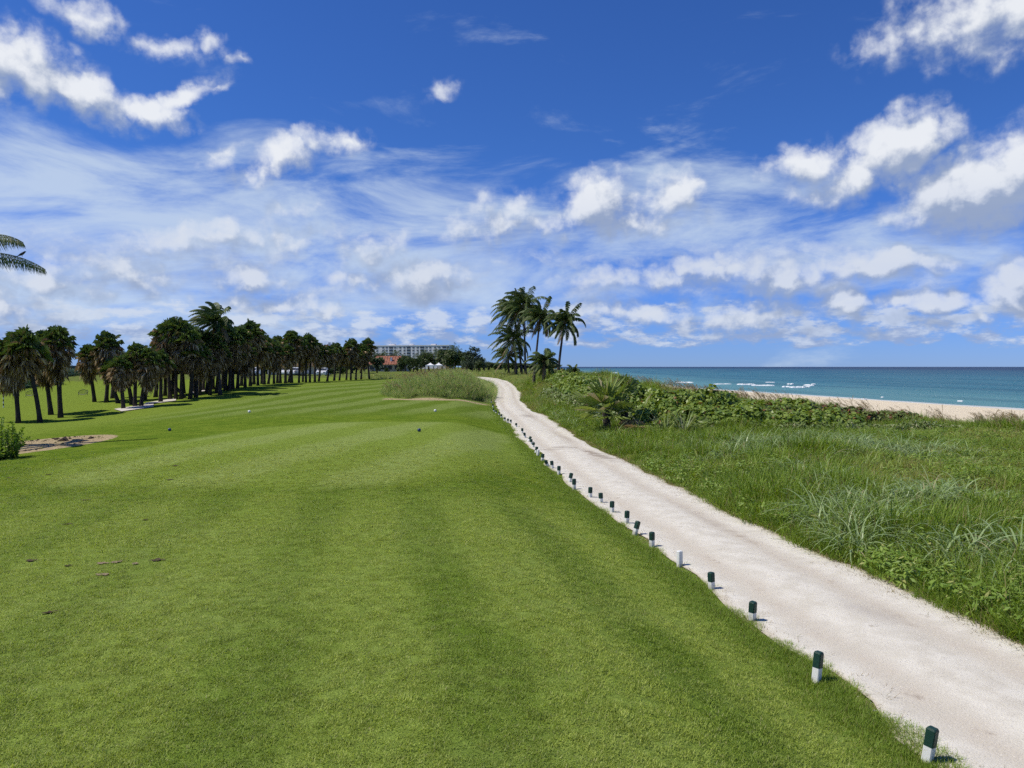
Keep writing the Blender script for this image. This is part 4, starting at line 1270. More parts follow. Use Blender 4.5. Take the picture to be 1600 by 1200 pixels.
for rank, i in enumerate(order):
    bx, by, tx, ty, D = SABALS[i]
    b = at(bx, by, D); b.z = gz(b.x, b.y)
    top = at(tx, ty, D)
    s = min(1.22, (top.z - b.z) / 4.6) * random.uniform(.88, 1.08)
    h = top.z - b.z - 1.15 * s
    o = empty('cabbage_palm', b)
    lx = top.x - b.x
    tm = trunk_mesh(h, random.uniform(.125, .16), random.uniform(.10, .13), (lx, random.uniform(-.2, .2), 0), random.uniform(-.1, .1), M_BARK)
    link('trunk', tm, o)
    g, d = CROWNS[random.randrange(5)]
    rz = random.uniform(0, 6.28)
    for nm, me in (('green_fronds', g), ('dead_skirt', d)):
        c = link(nm, me, o); c.location = (lx, 0, h); c.rotation_euler = (0, 0, rz); c.scale = (s, s, s)
    lean_w = 'leaning left' if lx < -.5 else 'leaning right' if lx > .35 else 'upright'
    nth = 'first' if rank == 1 else ORDN(max(rank - 1, 0))
    lab = 'shaggy cabbage palm whose crown is cut by the left edge of the picture' if rank == 0 else '%s shaggy cabbage palm, %s trunk from left in fairway grove' % (lean_w, nth)
    tag(o, lab, 'palm tree', 'cabbage palms along the fairway')

WIND = Vector((-1, .15, .05)).normalized()
def coco_frond(az, el, length, wind, droop, mat_seed, npair=36, leaflet=.62, wl=.055, hang=.25):
    q = random.Random(mat_seed); mb = MB()
    d = Vector((math.cos(az) * math.cos(el), math.sin(az) * math.cos(el), math.sin(el)))
    p = Vector((0, 0, 0)); n = 14; pts = [p]; dirs = [d]
    for i in range(n):
        t = (i + 1) / n
        d = (d + Vector((0, 0, -1)) * droop * t * .30 + WIND * wind * t * .28).normalized()
        p = p + d * (length / n); pts.append(p); dirs.append(d)
    mb.tube(pts, [.028 * (1 - .85 * i / n) + .003 for i in range(n + 1)], 4, .9)
    for k in range(npair):
        t = .14 + .86 * (k + q.random() * .5) / npair
        f = t * n; i = min(int(f), n - 1); b = pts[i].lerp(pts[i + 1], f - i); dr = dirs[i]
        lat = dr.cross(Vector((0, 0, 1)))
        lat = lat.normalized() if lat.length > .05 else Vector((-math.sin(az), math.cos(az), 0))
        L = leaflet * (math.sin(math.pi * min(1, .12 + t * .82)) ** .6) * q.uniform(.8, 1.1)
        for sd in (-1, 1):
            v = (lat * sd * .75 + dr * .62 + Vector((0, 0, -1)) * (q.uniform(.25, .6) + hang) + WIND * wind * .6).normalized()
            v2 = (v + Vector((0, 0, -1)) * .45 + WIND * wind * .35).normalized()
            m_ = b + v * L * .5; tip = m_ + v2 * L * .5
            w = dr * wl
            mb.faces([b - w * .5, b + w * .5, m_ + w, tip, m_ - w], [(0, 1, 2, 4), (4, 2, 3)], q.random())
    return mb

def coconut_palm(base, crown, label, nf=20, flen=3.2, wind=.34, seed=0, r0=.17, droopy=1.0, leaflet=.62, cat='palm tree', dead=2, els=(80, -40), skip=0):
    q = random.Random(seed); random.seed(seed)
    o = empty('coconut_palm', base)
    c = Vector(crown) - Vector(base)
    h = max(.3, c.z)
    mb = MB(); pts = []; rad = []
    for i in range(13):
        t = i / 12
        pts.append((c.x * t ** 1.25, c.y * t, h * t - (.2 if i == 0 else 0)))
        rad.append((r0 + (r0 * .6 - r0) * t + (r0 * .5 * (1 - t / .15) if t < .15 else 0)) * q.uniform(.95, 1.05))
    mb.tube(pts, rad, 9)
    mb.build('trunk', M_CBARK, o, True)
    for i in range(nf):
        az = i * 2.39996 + q.uniform(-.25, .25); t = (i + .5) / nf
        el = R(els[0] + (els[1] - els[0]) * t) + q.uniform(-.12, .12)
        dd = i >= nf - dead
        if abs((az + math.pi) % (2 * math.pi) - math.pi) < skip: continue
        f = coco_frond(az, el, flen * q.uniform(.85, 1.1) * (.8 if t < .12 else 1), wind * q.uniform(.7, 1.2), droopy * q.uniform(.6, 1.1), seed * 100 + i, leaflet=leaflet)
        fo = f.build('frond', M_COCOD if dd else M_COCO, o)
        fo.location = (c.x, c.y, h)
    # fibre boss and nuts below the fronds
    nb = MB()
    nb.tube([(c.x, c.y, h - .35), (c.x, c.y, h - .1), (c.x, c.y, h + .25)], [r0 * .7, r0 * 1.25, r0 * .4], 8)
    nb.build('crown_boss', M_STEM, o, True)
    if cat: tag(o, label, cat, 'coconut palms')
    return o
def cpalm(bx, by, tx, ty, D, label, **kw):
    b = at(bx, by, D); b.z = gz(b.x, b.y)
    c = at(tx, ty, D)
    return coconut_palm(b, c, label, **kw)
cpalm(872, 588, 882, 504, 82, 'rightmost coconut palm of the dune group, slender trunk leaning right against the sea', nf=30, flen=2.8, seed=1, r0=.15)
cpalm(834, 583, 844, 497, 86, 'coconut palm with curved trunk, second from the right in the dune group', nf=30, flen=2.8, seed=2, r0=.15)
cpalm(821, 580, 818, 478, 113, 'tallest coconut palm of the dune group with windswept crown', nf=44, flen=4.3, seed=3, r0=.18, leaflet=.85)
cpalm(815, 580, 803, 488, 116, 'coconut palm left of the tallest one in the dune group', nf=44, flen=4.4, seed=4, r0=.18, leaflet=.85)
cpalm(807, 580, 802, 530, 114, 'shorter coconut palm at the left of the dune group with hanging fronds', nf=34, flen=4.0, seed=5, r0=.18, leaflet=.8)
cpalm(795, 580, 794, 556, 117, 'low bushy coconut palm at the left foot of the dune group', nf=22, flen=3.2, seed=6, r0=.18, leaflet=.7)
cpalm(850, 587, 850, 566, 80, 'low dark coconut palm between the trunks of the dune group', nf=24, flen=2.2, seed=7, r0=.2, leaflet=.6, droopy=.8)
cpalm(898, 586, 896, 581, 78, 'small young palm on the dune right of the palm group', nf=9, flen=1.2, seed=8, r0=.08, leaflet=.3, els=(80, 10), dead=0)
cpalm(344, 617, 336, 505, 62, 'tall windswept coconut palm rising above the cabbage palm grove', nf=28, flen=2.5, seed=10, r0=.13, wind=.9, leaflet=.55, els=(85, -20))
# palm just left of the frame, two fronds reach into view
pb = at(-120, 690, 27); pb.z = gz(pb.x, pb.y)
pc = at(-100, 401, 27)
big = coconut_palm(pb, pc, 'coconut palm at the left frame edge, only frond tips in view', nf=13, flen=2.9, seed=21, r0=.15, wind=-.15, leaflet=.5, els=(85, -45), skip=.95)
for k, (az, el, ln, wd, dr) in enumerate(((0.05, .17, 3.85, 0, .34), (0.0, .56, 3.3, 0, .50))):
    f = coco_frond(az, el, ln, wd, dr, 900 + k, npair=64, leaflet=.70, wl=.020, hang=1.1)
    fo = f.build('frond', M_COCO, big); fo.location = pc - pb
# bird perched on the lower frond
def build_bird():
    p = at(34.5, 399.5, 27)
    o = empty('bird', p)
    mb = MB()
    prof = [(-.14, .0, .012), (-.09, .02, .03), (-.04, .045, .042), (.02, .075, .046), (.06, .105, .038), (.085, .125, .030), (.105, .135, .028), (.125, .135, .018), (.145, .130, .006)]
    mb.tube([(x, 0, z) for x, z, r in prof], [r for x, z, r in prof], 8)
    mb.build('body', M_BLACK, o, True)
    t = MB(); t.faces([(-.12, -.015, .01), (-.12, .015, .01), (-.26, .03, -.05), (-.26, -.03, -.05), (-.12, -.015, -.002), (-.12, .015, -.002), (-.26, .03, -.056), (-.26, -.03, -.056)],
                      [(0, 1, 2, 3), (7, 6, 5, 4), (0, 3, 7, 4), (1, 0, 4, 5), (2, 1, 5, 6), (3, 2, 6, 7)])
    t.build('tail', M_BLACK, o)
    for s in (-1, 1):
        l = MB(); l.tube([(.0, s * .015, .04), (.005, s * .015, -.03)], .005, 5); l.build('leg', M_BLACK, o)
    tag(o, 'small black bird perched on the palm frond at the upper left', 'bird')
build_bird()

# palmetto clumps in front of the sea grapes, each frond a part
def palmetto(px, py, D, h, label, n, rad, seed, dead=6, lean=0, trunk=True, mat=M_PALMETTO, els=(85, -5), pet=.8):
    random.seed(seed)
    b = at(px, py, D); b.z = gz(b.x, b.y)
    o = empty('palmetto', b)
    if trunk:
        link('trunk', trunk_mesh(h, .17, .15, (lean, 0, 0), 0, M_BARK), o)
    for i in range(n):
        mb = MB(); t = (i + .5) / n
        fan(mb, (0, 0, 0), i * 2.39996 + random.uniform(-.3, .3), R(els[0] + (els[1] - els[0]) * t), random.uniform(.7, 1.1) * pet, rad * random.uniform(.9, 1.25), 13, random.uniform(.1, .45), random.random(), 0, 95, .014, .06)
        f = mb.build('frond', mat, o); f.location = (lean, 0, h - .2 * t)
    for i in range(dead):
        mb = MB(); t = (i + .5) / max(1, dead)
        fan(mb, (0, 0, 0), math.pi + random.uniform(-1.6, 1.6), R(30 - 45 * t), random.uniform(.5, .9), rad * random.uniform(.75, 1.0), 14, random.uniform(.15, .5), random.random(), 0, 110)
        f = mb.build('dead_frond', M_OATS, o); f.location = (lean, 0, h - .25)
    tag(o, label, 'palm', 'palmettos in the dune scrub')
palmetto(950, 672, 31.6, .95, 'big green palmetto with spreading fan fronds before the sea grapes', 17, 1.05, 31, 0, -.1, True, M_PALMETTO, (88, -5), .7)
palmetto(975, 664, 32.4, 1.35, 'upright spiky palmetto top rising above the big palmetto against the sea', 8, .75, 32, 0, .05, True, M_PALMETTO, (89, 68), .75)
palmetto(998, 676, 30.6, .5, 'dead grey-brown palmetto clump right of the big palmetto', 3, .6, 33, 11, 0, False)

def spiky(px, py, D, n, L, label, seed):
    q = random.Random(seed); b = at(px, py, D); b.z = gz(b.x, b.y)
    o = empty('spiky_plant', b)
    for i in range(n):
        mb = MB()
        blade(mb, (0, 0, -.05), i * 2.4 + q.uniform(-.3, .3), L * q.uniform(.8, 1.15), .075, q.uniform(.25, .95), q.uniform(.0, .35), q.random(), 4)
        mb.build('leaf', M_WEED, o)
    tag(o, label, 'plant', 'sword-leaved plants')
spiky(1068, 680, 30.4, 26, 1.25, 'sword-leaved green plant right of the dead palmetto', 1)
spiky(1040, 678, 30.8, 20, 1.1, 'sword-leaved green plant next to the dead palmetto', 2)

# bush at the left edge
def build_bush():
    b = at(8, 714, 22.8); b.z = gz(b.x, b.y)
    o = empty('bush', b)
    q = random.Random(3); lv = MB(); st = MB()
    for k in range(46):
        az = q.uniform(0, 6.28); a = q.uniform(.05, 1.15); L = q.uniform(.75, 1.25) * (1.1 - .35 * a)
        p = Vector((q.uniform(-.25, .25), q.uniform(-.25, .25), -.05)); pts = [p]
        for i in range(5):
            p = p + Vector((math.cos(az) * math.sin(a), math.sin(az) * math.sin(a), math.cos(a))) * L / 5; a = a * .93 + q.uniform(-.1, .1); pts.append(p)
        st.tube(pts, [.012, .01, .009, .007, .005, .003], 4)
        for j in range(70):
            t = q.uniform(.3, 5); i = min(int(t), 4); c = pts[i].lerp(pts[i + 1], t - i)
            d = Vector((q.uniform(-1, 1), q.uniform(-1, 1), q.uniform(-.2, 1))).normalized(); s = d.orthogonal().normalized() * .022; L2 = q.uniform(.06, .11)
            lv.faces([c, c + d * L2 * .5 + s, c + d * L2, c + d * L2 * .5 - s], [(0, 1, 2), (0, 2, 3)], q.random())
    st.build('stems', M_STEM, o); lv.build('foliage', M_BUSH, o)
    tag(o, 'bright green leafy bush at the left edge beside the bare dirt patch', 'bush')
build_bush()

# ------------------------------------------------------------------ the driving range, cars, buildings
def chip_net(px, py, D, label):
    b = at(px, py, D); b.z = gz(b.x, b.y)
    o = empty('target_net', b)
    mb = MB(); ring = []
    for k in range(21):
        a = 6.2832 * k / 20
        ring.append((.48 * math.cos(a), .16 * math.sin(a), .34 + .24 * math.sin(a)))
    mb.tube(ring, .028, 5); mb.build('ring', M_BLACK, o)
    nt = MB()
    for k in range(-3, 4):
        x = k * .125; hh = math.sqrt(max(0, 1 - (x / .48) ** 2))
        nt.tube([(x, -.16 * hh, .34 - .24 * hh), (x, .12, .22), (x, .16 * hh, .34 + .24 * hh)], .008, 3)
        y = k / 3.6; ww = .48 * math.sqrt(max(0, 1 - y * y))
        nt.tube([(-ww, .16 * y, .34 + .24 * y), (0, .16 * y + .1, .28 + .2 * y), (ww, .16 * y, .34 + .24 * y)], .008, 3)
    nt.build('net', M_BLACK, o)
    for s in (-1, 1):
        l = MB(); l.tube([(s * .42, 0, .30), (s * .47, -.06, -.05)], .022, 5); l.build('leg', M_BLACK, o)
    tag(o, label, 'target net', 'target nets on the practice range')
chip_net(48, 621, 76, 'black ring target net on the range behind the second palm trunk')
chip_net(130, 620, 78, 'black ring target net in the open on the practice range')
chip_net(229, 617, 80, 'black ring target net half hidden by the leaning palm trunk')
chip_net(254, 617, 80, 'black ring target net behind the thick palm trunks')

b = at(5.5, 637, 58); b.z = gz(b.x, b.y)
pole = empty('striped_pole', b)
for k in range(8):
    mb = MB(); z0 = k * .155 - (.1 if k == 0 else 0)
    mb.tube([(0, 0, z0), (0, 0, (k + 1) * .155)], .038 if k % 2 else .037, 8)
    mb.build('stripe', M_BLACK if k % 2 else M_WHITE, pole)
tag(pole, 'black and white banded pole on the range at the left edge', 'pole')

# pale concrete strips of the practice tee between the palms
for (pts) in ([(178, 637.5), (240, 632), (240, 635), (190, 640.5)], [(228, 630), (275, 626), (275, 628), (225, 633)], [(295, 620), (330, 616), (330, 619), (300, 622.5)]):
    P = []
    for (px, py) in pts:
        p = at_z(px, py, .1)
        for _ in range(4): p = at_z(px, py, gz(p.x, p.y))
        P.append(p)
    mb = MB(); n = 10; vs = []
    for i in range(n + 1):
        t = i / n
        for a, b2 in ((P[0], P[1]), (P[3], P[2])):
            c = a.lerp(b2, t); vs.append((c.x, c.y, gz(c.x, c.y) + .05))
    mb.faces(vs, [(2 * i, 2 * i + 1, 2 * i + 3, 2 * i + 2) for i in range(n)])
    o = mb.build('concrete_strip', M_CONC); tag(o, kind='structure')

def car_proto(body_mat):
    o = empty('parked_car')
    mb = MB()
    prof = [(-2.25, .32), (-2.3, .62), (-2.2, .95), (-1.75, 1.02), (-1.3, 1.52), (-.2, 1.62), (.75, 1.55), (1.35, 1.06), (2.15, .92), (2.3, .62), (2.22, .32)]
    vs = []; n = len(prof)
    for (w, sh) in ((-1, 0), (1, 0)):
        for (y, z) in prof:
            ww = .92 if z < 1.1 else .92 - .38 * (z - 1.1)
            vs.append((w * ww, -y, z))
    fs = [(i, (i + 1) % n, n + (i + 1) % n, n + i) for i in range(n)] + [tuple(reversed(range(n))), tuple(range(n, 2 * n))]
    mb.faces(vs, fs); mb.build('body', body_mat, o)
    for nm, pts in (('windscreen', [(-.74, -.83, 1.50), (.74, -.83, 1.50), (.84, -1.32, 1.10), (-.84, -1.32, 1.10)]), ('rear_window', [(.74, 1.35, 1.48), (-.74, 1.35, 1.48), (-.82, 1.70, 1.10), (.82, 1.70, 1.10)]),
                    ('side_window', [(-.80, 1.15, 1.47), (-.80, -.65, 1.49), (-.93, -1.1, 1.12), (-.93, 1.5, 1.12)]), ('side_window', [(.80, -.65, 1.49), (.80, 1.15, 1.47), (.93, 1.5, 1.12), (.93, -1.1, 1.12)])):
        g = MB(); c = sum((Vector(p) for p in pts), Vector()) / 4
        nn = (Vector(pts[1]) - Vector(pts[0])).cross(Vector(pts[2]) - Vector(pts[0])).normalized()
        if nn.dot(c - Vector((0, 0, .8))) < 0: nn = -nn
        a = [Vector(p) + nn * .025 for p in pts]; bb = [Vector(p) - nn * .03 for p in pts]
        g.faces(a + bb, [(0, 1, 2, 3), (7, 6, 5, 4), (0, 4, 5, 1), (1, 5, 6, 2), (2, 6, 7, 3), (3, 7, 4, 0)]); g.build(nm, M_GLASS, o)
    for s in (-1, 1):
        for y in (-1.4, 1.4):
            w = MB(); w.tube([(s * .70, y, .34), (s * .95, y, .34)], .34, 14); wh = w.build('wheel', M_BLACK, o)
            r = MB(); r.tube([(s * .94, y, .34), (s * .965, y, .34)], .2, 10); r.build('rim', M_CHROME, wh)
        h = MB(); h.box(s * .62 - .18, s * .62 + .18, -2.33, -2.2, .68, .84); h.build('headlight', M_CHROME, o)
        t = MB(); t.box(s * .7 - .12, s * .7 + .12, 2.2, 2.32, .75, .95); t.build('tail_light', M_TILE, o)
    return o
M_CARW = mat_plain('white_car_paint', (0.80, 0.80, 0.80), .25, .5, .02)
M_CARG = mat_plain('grey_car_paint', (0.16, 0.18, 0.20), .25, .5, .05)
M_CARB = mat_plain('dark_blue_car_paint', (0.02, 0.035, 0.09), .25, .5, .05)
cw = car_proto(M_CARW); cgp = car_proto(M_CARG); cb = car_proto(M_CARB)
used = set()
CARS = [(129.5, cw, 'white parked car in the open left of the grove, nose towards the lawn'), (117, cb, 'dark blue parked car at the end of the hedge'), (143.5, cw, 'white parked car just left of the fifth palm trunk'), (154, cgp, 'grey parked car behind the fifth and sixth palm trunks'),
        (237, cgp, 'grey parked car seen between leaning palm trunks'), (243.5, cw, 'white parked car beside the grey one between leaning trunks'), (326, cw, 'white parked car seen between trunks left of the tall coconut palm'), (333, cw, 'white parked car close left of the tall coconut trunk'),
        (397, cw, 'white parked car right of the tall coconut palm'), (449, cw, 'white parked car before the clubhouse, left'), (461, cw, 'white parked car before the clubhouse, middle'), (473, cgp, 'grey parked car before the clubhouse, right'), (505, cw, 'white parked car at the right end of the grove')]
for k, (px, proto, lab) in enumerate(CARS):
    D = 170 + (k % 3) * 2 if px < 300 else 150
    c = proto if id(proto) not in used else copy_tree(proto)
    used.add(id(proto))
    x = (px - 800) / 1200 * D
    c.location = (x, D, gz(x, D)); c.rotation_euler = (0, 0, R(random.uniform(-8, 8)) + (math.pi if k % 4 == 3 else 0))
    tag(c, lab, 'car', 'cars in the car park')

# fence with green windscreen and clipped shrubs at the far left
def fence():
    a = at(-12, 612, 92); b2 = at(126, 597.5, 168)
    o = empty('fence', (a.x, a.y, 0))
    n = 13
    for i in range(n + 1):
        t = i / n; x = a.x + (b2.x - a.x) * t; y = a.y + (b2.y - a.y) * t; z = gz(x, y)
        m_ = MB(); m_.tube([(x - a.x, y - a.y, z - .2), (x - a.x, y - a.y, z + 2.15)], .05, 6); m_.build('fence_post', M_BLACK, o)
        if i < n:
            x2 = a.x + (b2.x - a.x) * (i + 1) / n; y2 = a.y + (b2.y - a.y) * (i + 1) / n
            p = MB(); p.faces([(x - a.x, y - a.y, z + .05), (x2 - a.x, y2 - a.y, z + .05), (x2 - a.x, y2 - a.y, z + 2.0), (x - a.x, y - a.y, z + 2.0), (x - a.x + .02, y - a.y + .03, z + .05), (x2 - a.x + .02, y2 - a.y + .03, z + .05), (x2 - a.x + .02, y2 - a.y + .03, z + 2.0), (x - a.x + .02, y - a.y + .03, z + 2.0)],
                            [(0, 1, 2, 3), (7, 6, 5, 4), (3, 2, 6, 7)])
            p.build('screen_panel', M_MESHF, o)
    tag(o, 'dark green screened fence receding behind the leftmost palms', 'fence')
    me = [leaf_clump(300 + i, 420, 1.0, .16, M_HEDGE, 4, .5, .9) for i in range(3)]
    st = MB(); st.tube([(0, 0, -1.2), (0, 0, .2)], [.06, .03], 5); stm = st.mesh('stem', M_STEM)
    for i in range(15):
        t = (i + .5) / 15 * .92; x = a.x + (b2.x - a.x) * t + 1.1; y = a.y + (b2.y - a.y) * t - 1.2
        h = empty('hedge_shrub', (x, y, gz(x, y)))
        f = link('foliage', me[i % 3], h); f.location = (0, 0, .75); f.scale = (1.7, 2.6, .95); f.rotation_euler = (0, 0, i * 1.3)
        s = link('stem', stm, h); s.location = (0, 0, .8)
        tag(h, 'grey-green hedge shrub before the screened fence, %s from the left' % (ORD[i] if i else 'first'), 'shrub', 'hedge along the range fence')
fence()

def tent(px0, px1, ytop, yeave, D, label, peaks=1):
    x0, x1 = (px0 - 800) / 1200 * D, (px1 - 800) / 1200 * D
    zt = at(0, ytop, D).z; ze = at(0, yeave, D).z
    xm = (x0 + x1) / 2; g = gz(xm, D)
    o = empty('tent', (xm, D, g))
    mb = MB(); w = (x1 - x0) / peaks
    for k in range(peaks):
        c = x0 - xm + w * (k + .5); hw = w / 2
        n = 6; ringz = []
        for i in range(n + 1):
            t = i / n; ss = hw * (1 - t) ; zz = ze - g + (zt - ze) * t ** 1.7
            ringz.append([(c - ss, -ss, zz), (c + ss, -ss, zz), (c + ss, ss, zz), (c - ss, ss, zz)])
        vs = [p for r in ringz for p in r]
        mb.faces(vs, [(i * 4 + j, i * 4 + (j + 1) % 4, (i + 1) * 4 + (j + 1) % 4, (i + 1) * 4 + j) for i in range(n) for j in range(4)])
        v = MB(); v.box(c - hw, c + hw, -hw - .03, -hw + .02, ze - g - .35, ze - g - .01); v.build('valance', M_TENT, o)
    mb.build('canopy', M_TENT, o)
    for k in range(peaks + 1):
        p = MB(); xx = x0 - xm + w * k
        p.tube([(xx, -w / 2 + .1, 0), (xx, -w / 2 + .1, ze - g)], .06, 6); p.build('tent_pole', M_CHROME, o)
    tag(o, label, 'tent')
tent(10, 66, 577.5, 588, 150, 'white tent roof behind the leftmost palms')
tent(666, 692, 566.5, 570.5, 230, 'white pavilion tent peeping over the grassy mound', 2)

def rect_building(name, x0, x1, y0, y1, z0, z1, wall_mat, label, cat, wins, group=None):
    o = empty(name, ((x0 + x1) / 2, y0, z0))
    w = MB(); hx = (x1 - x0) / 2
    w.box(-hx, hx, 0, y1 - y0, 0, z1 - z0); w.build('wall', wall_mat, o)
    for (wx, wz, ww, wh, nm, mat) in wins:
        g = MB(); g.box(wx - ww / 2, wx + ww / 2, -.12, .1, wz, wz + wh); go = g.build(nm, mat, o)
        fr = MB(); fr.box(wx - ww / 2 - .12, wx + ww / 2 + .12, -.20, .05, wz - .16, wz - .003); fr.build('sill', wall_mat, go)
        if nm == 'window':
            b_ = MB(); b_.box(wx - .05, wx + .05, -.16, 0, wz, wz + wh); b_.build('mullion', M_CONDO, go)
    tag(o, label, cat, group)
    return o
def condo():
    D = 790; x0 = (560 - 800) / 1200 * D; x1 = (706 - 800) / 1200 * D; zt = at(640, 540.5, D).z; zb = -.5
    hw = (x1 - x0) / 2; wins = []
    fl = 3.02
    k = hw / 73.0    # pixels to metres around the middle 633
    for row in range(5):
        z = zt - zb - 2.45 - row * fl
        for px in (596, 602, 616, 625, 632, 647, 654, 669, 675, 683, 690, 566, 573, 580, 586):
            wins.append(((px - 633) * k, z, 2.1, 1.45, 'window', M_GLASS))
        for px in (609.5, 639, 661.5, 698, 704):
            wins.append(((px - 633) * k, z - .35, 4.2 if px != 704 else 2, 2.05, 'balcony_opening', M_GLASS))
    o = rect_building('apartment_block', x0, x1, D, D + 16, zb, zt, M_CONDO, 'long grey apartment block with rows of windows beyond the trees', 'building', wins)
    o.rotation_euler = (0, 0, R(-15))
    p = MB(); p.box(-hw - .3, hw + .3, -.35, 16.3, zt - zb + .003, zt - zb + .75); p.build('parapet', M_CONDO, o)
    for (c, w, h) in ((-.35, 3, 1.6), (.1, 2, 1.2), (.6, 2.6, 1.4)):
        r = MB(); r.box(c * hw - w, c * hw + w, 5, 9, zt - zb + .7, zt - zb + .7 + h); r.build('roof_unit', M_CONDO, o)
condo()
def villa(px0, px1, ridge, eave, wallb, D, label, seed, chim):
    x0, x1 = (px0 - 800) / 1200 * D, (px1 - 800) / 1200 * D
    zr, ze = at(0, ridge, D).z, at(0, eave, D).z; g = -.6
    hw = (x1 - x0) / 2
    n = max(2, int((x1 - x0) / 3.2))
    wins = [(-hw + (i + .5) * 2 * hw / n, ze - g - 1.75, 2 * hw / n * .78, 1.4, 'window', M_GLASS) for i in range(n)] + [(-hw + (i + .5) * 2 * hw / n, .9, 1.6, 1.4, 'window', M_GLASS) for i in range(n)]
    o = rect_building('house', x0, x1, D, D + 9, g, ze, M_STUCCO, label, 'house', wins)
    r = MB(); e = .6
    vs = [(-hw - e, -e, ze - g), (hw + e, -e, ze - g), (hw + e, 9 + e, ze - g), (-hw - e, 9 + e, ze - g), (-hw + 2.2, 4.5, zr - g), (hw - 2.2, 4.5, zr - g)]
    r.faces(vs, [(0, 1, 5, 4), (1, 2, 5), (2, 3, 4, 5), (3, 0, 4), (3, 2, 1, 0)])
    ro = r.build('roof', M_TILE if seed == 1 else M_ROOFB, o)
    # courses of tiles as raised ribs down the front slope
    for i in range(int(2 * hw / .9)):
        x = -hw + .45 + i * .9
        t = min(1, min(x + hw + e, hw + e - x) / (2.2 + e))
        rb = MB(); rb.tube([(x, -e, ze - g + .02), (x, -e + (4.5 + e) * t, ze - g + (zr - ze) * t + .02)], .11, 5); rb.build('tile_row', M_TILE, ro)
    for (c, w, h) in chim:
        m_ = MB(); m_.box(c * hw - w / 2, c * hw + w / 2, 1.2, 2.2, ze - g + .2, ze - g + h); m_.build('chimney', M_TENT, ro)
villa(576, 634, 556, 569.5, 577, 262, 'low house with terracotta tiled roof left of the grassy mound', 1, [(-.35, .7, 1.9), (.18, .6, 2.4), (.62, .7, 1.6)])
villa(499, 521, 537.5, 542, 560, 300, 'house with reddish roof showing above the grove on the right', 2, [(.3, .7, 1.8)])
# clubhouse behind the grove
D = 172; x0 = (418 - 800) / 1200 * D; x1 = (503 - 800) / 1200 * D; zb = -.6; zt = at(0, 572, D).z
hw = (x1 - x0) / 2
cl = rect_building('clubhouse', x0, x1, D, D + 9, zb, zt, M_STUCCO, 'beige clubhouse with tall windows seen between the palm trunks', 'building', [(-hw + (i + .5) * 2 * hw / 6, 1.0, 1.2, 1.8, 'window', M_GLASS) for i in range(6)])
r = MB(); r.faces([(-hw - .6, -.6, zt - zb), (hw + .6, -.6, zt - zb), (hw + .6, 9.6, zt - zb), (-hw - .6, 9.6, zt - zb), (-hw + 2, 4.5, zt - zb + 2.2), (hw - 2, 4.5, zt - zb + 2.2)], [(0, 1, 5, 4), (1, 2, 5), (2, 3, 4, 5), (3, 0, 4), (3, 2, 1, 0)]); r.build('roof', M_ROOFB, cl)

# ------------------------------------------------------------------ background trees
def tree_meshes(seed):
    q = random.Random(seed); lv = MB(); tr = MB()
    tr.tube([(0, 0, -.3), (.05, 0, 1.2), (0, .1, 2.4), (.1, 0, 3.4)], [.22, .16, .12, .05], 7)
    lobes = [(0, 0, 3.2, 1.5)] + [(q.uniform(-1.5, 1.5), q.uniform(-1.2, 1.2), q.uniform(1.6, 4.0), q.uniform(.7, 1.2)) for _ in range(9)]
    for (x, y, z, r) in lobes:
        tr.tube([(0, 0, 1.6), (x * .6, y * .6, z - .2)], [.07, .03], 4)
        for _ in range(int(170 * r)):
            p = Vector((q.gauss(0, 1), q.gauss(0, 1), q.gauss(0, 1))).normalized() * r * q.uniform(.55, 1.05)
            c = Vector((x, y, z)) + p; d = (p.normalized() + Vector((q.uniform(-1, 1), q.uniform(-1, 1), q.uniform(-1, 1)))).normalized(); s = d.orthogonal().normalized(); L = q.uniform(.16, .32)
            lv.faces([c - d * L, c + s * L * .5, c + d * L, c - s * L * .5], [(0, 1, 2), (0, 2, 3)], q.random())
    return lv.mesh('crown', M_TREE), tr.mesh('trunk', M_STEM, True)
TREES = [tree_meshes(400 + i) for i in range(4)]
def far_palm_mesh(seed):
    random.seed(seed); g = MB()
    for i in range(15):
        f = coco_frond(i * 2.4, R(75 - 110 * i / 15), 2.7, .4, .9, seed * 50 + i, npair=11, leaflet=.8)
        k = len(g.v); g.v += f.v; g.f += [tuple(a + k for a in ff) for ff in f.f]; g.t += f.t; g.mi += f.mi
    return g.mesh('crown', M_COCO)
FPALM = [far_palm_mesh(i + 1) for i in range(2)]
FTRUNK = trunk_mesh(1.0, .16, .11, (0, 0, 0), 0, M_CBARK)
def casuarina(seed):
    q = random.Random(seed); lv = MB(); tr = MB()
    tr.tube([(0, 0, -.3), (0, 0, 5), (.1, 0, 9.5)], [.2, .13, .03], 6)
    for i in range(60):
        z = q.uniform(1.2, 9.2); az = q.uniform(0, 6.28); L = (10.5 - z) * .28 + .5
        e = Vector((math.cos(az) * L, math.sin(az) * L, z + L * .6))
        tr.tube([(0, 0, z), e], [.03, .01], 3)
        for j in range(44):
            c = Vector((0, 0, z)).lerp(e, q.uniform(.3, 1.05)) ; d = Vector((q.uniform(-1, 1), q.uniform(-1, 1), q.uniform(-.6, 1))).normalized() * q.uniform(.25, .5); s = d.orthogonal().normalized() * .09
            lv.faces([c - s, c + s, c + d], [(0, 1, 2)], q.random())
    return lv.mesh('crown', M_PINE), tr.mesh('trunk', M_STEM)
CAS = casuarina(5)
random.seed(77)
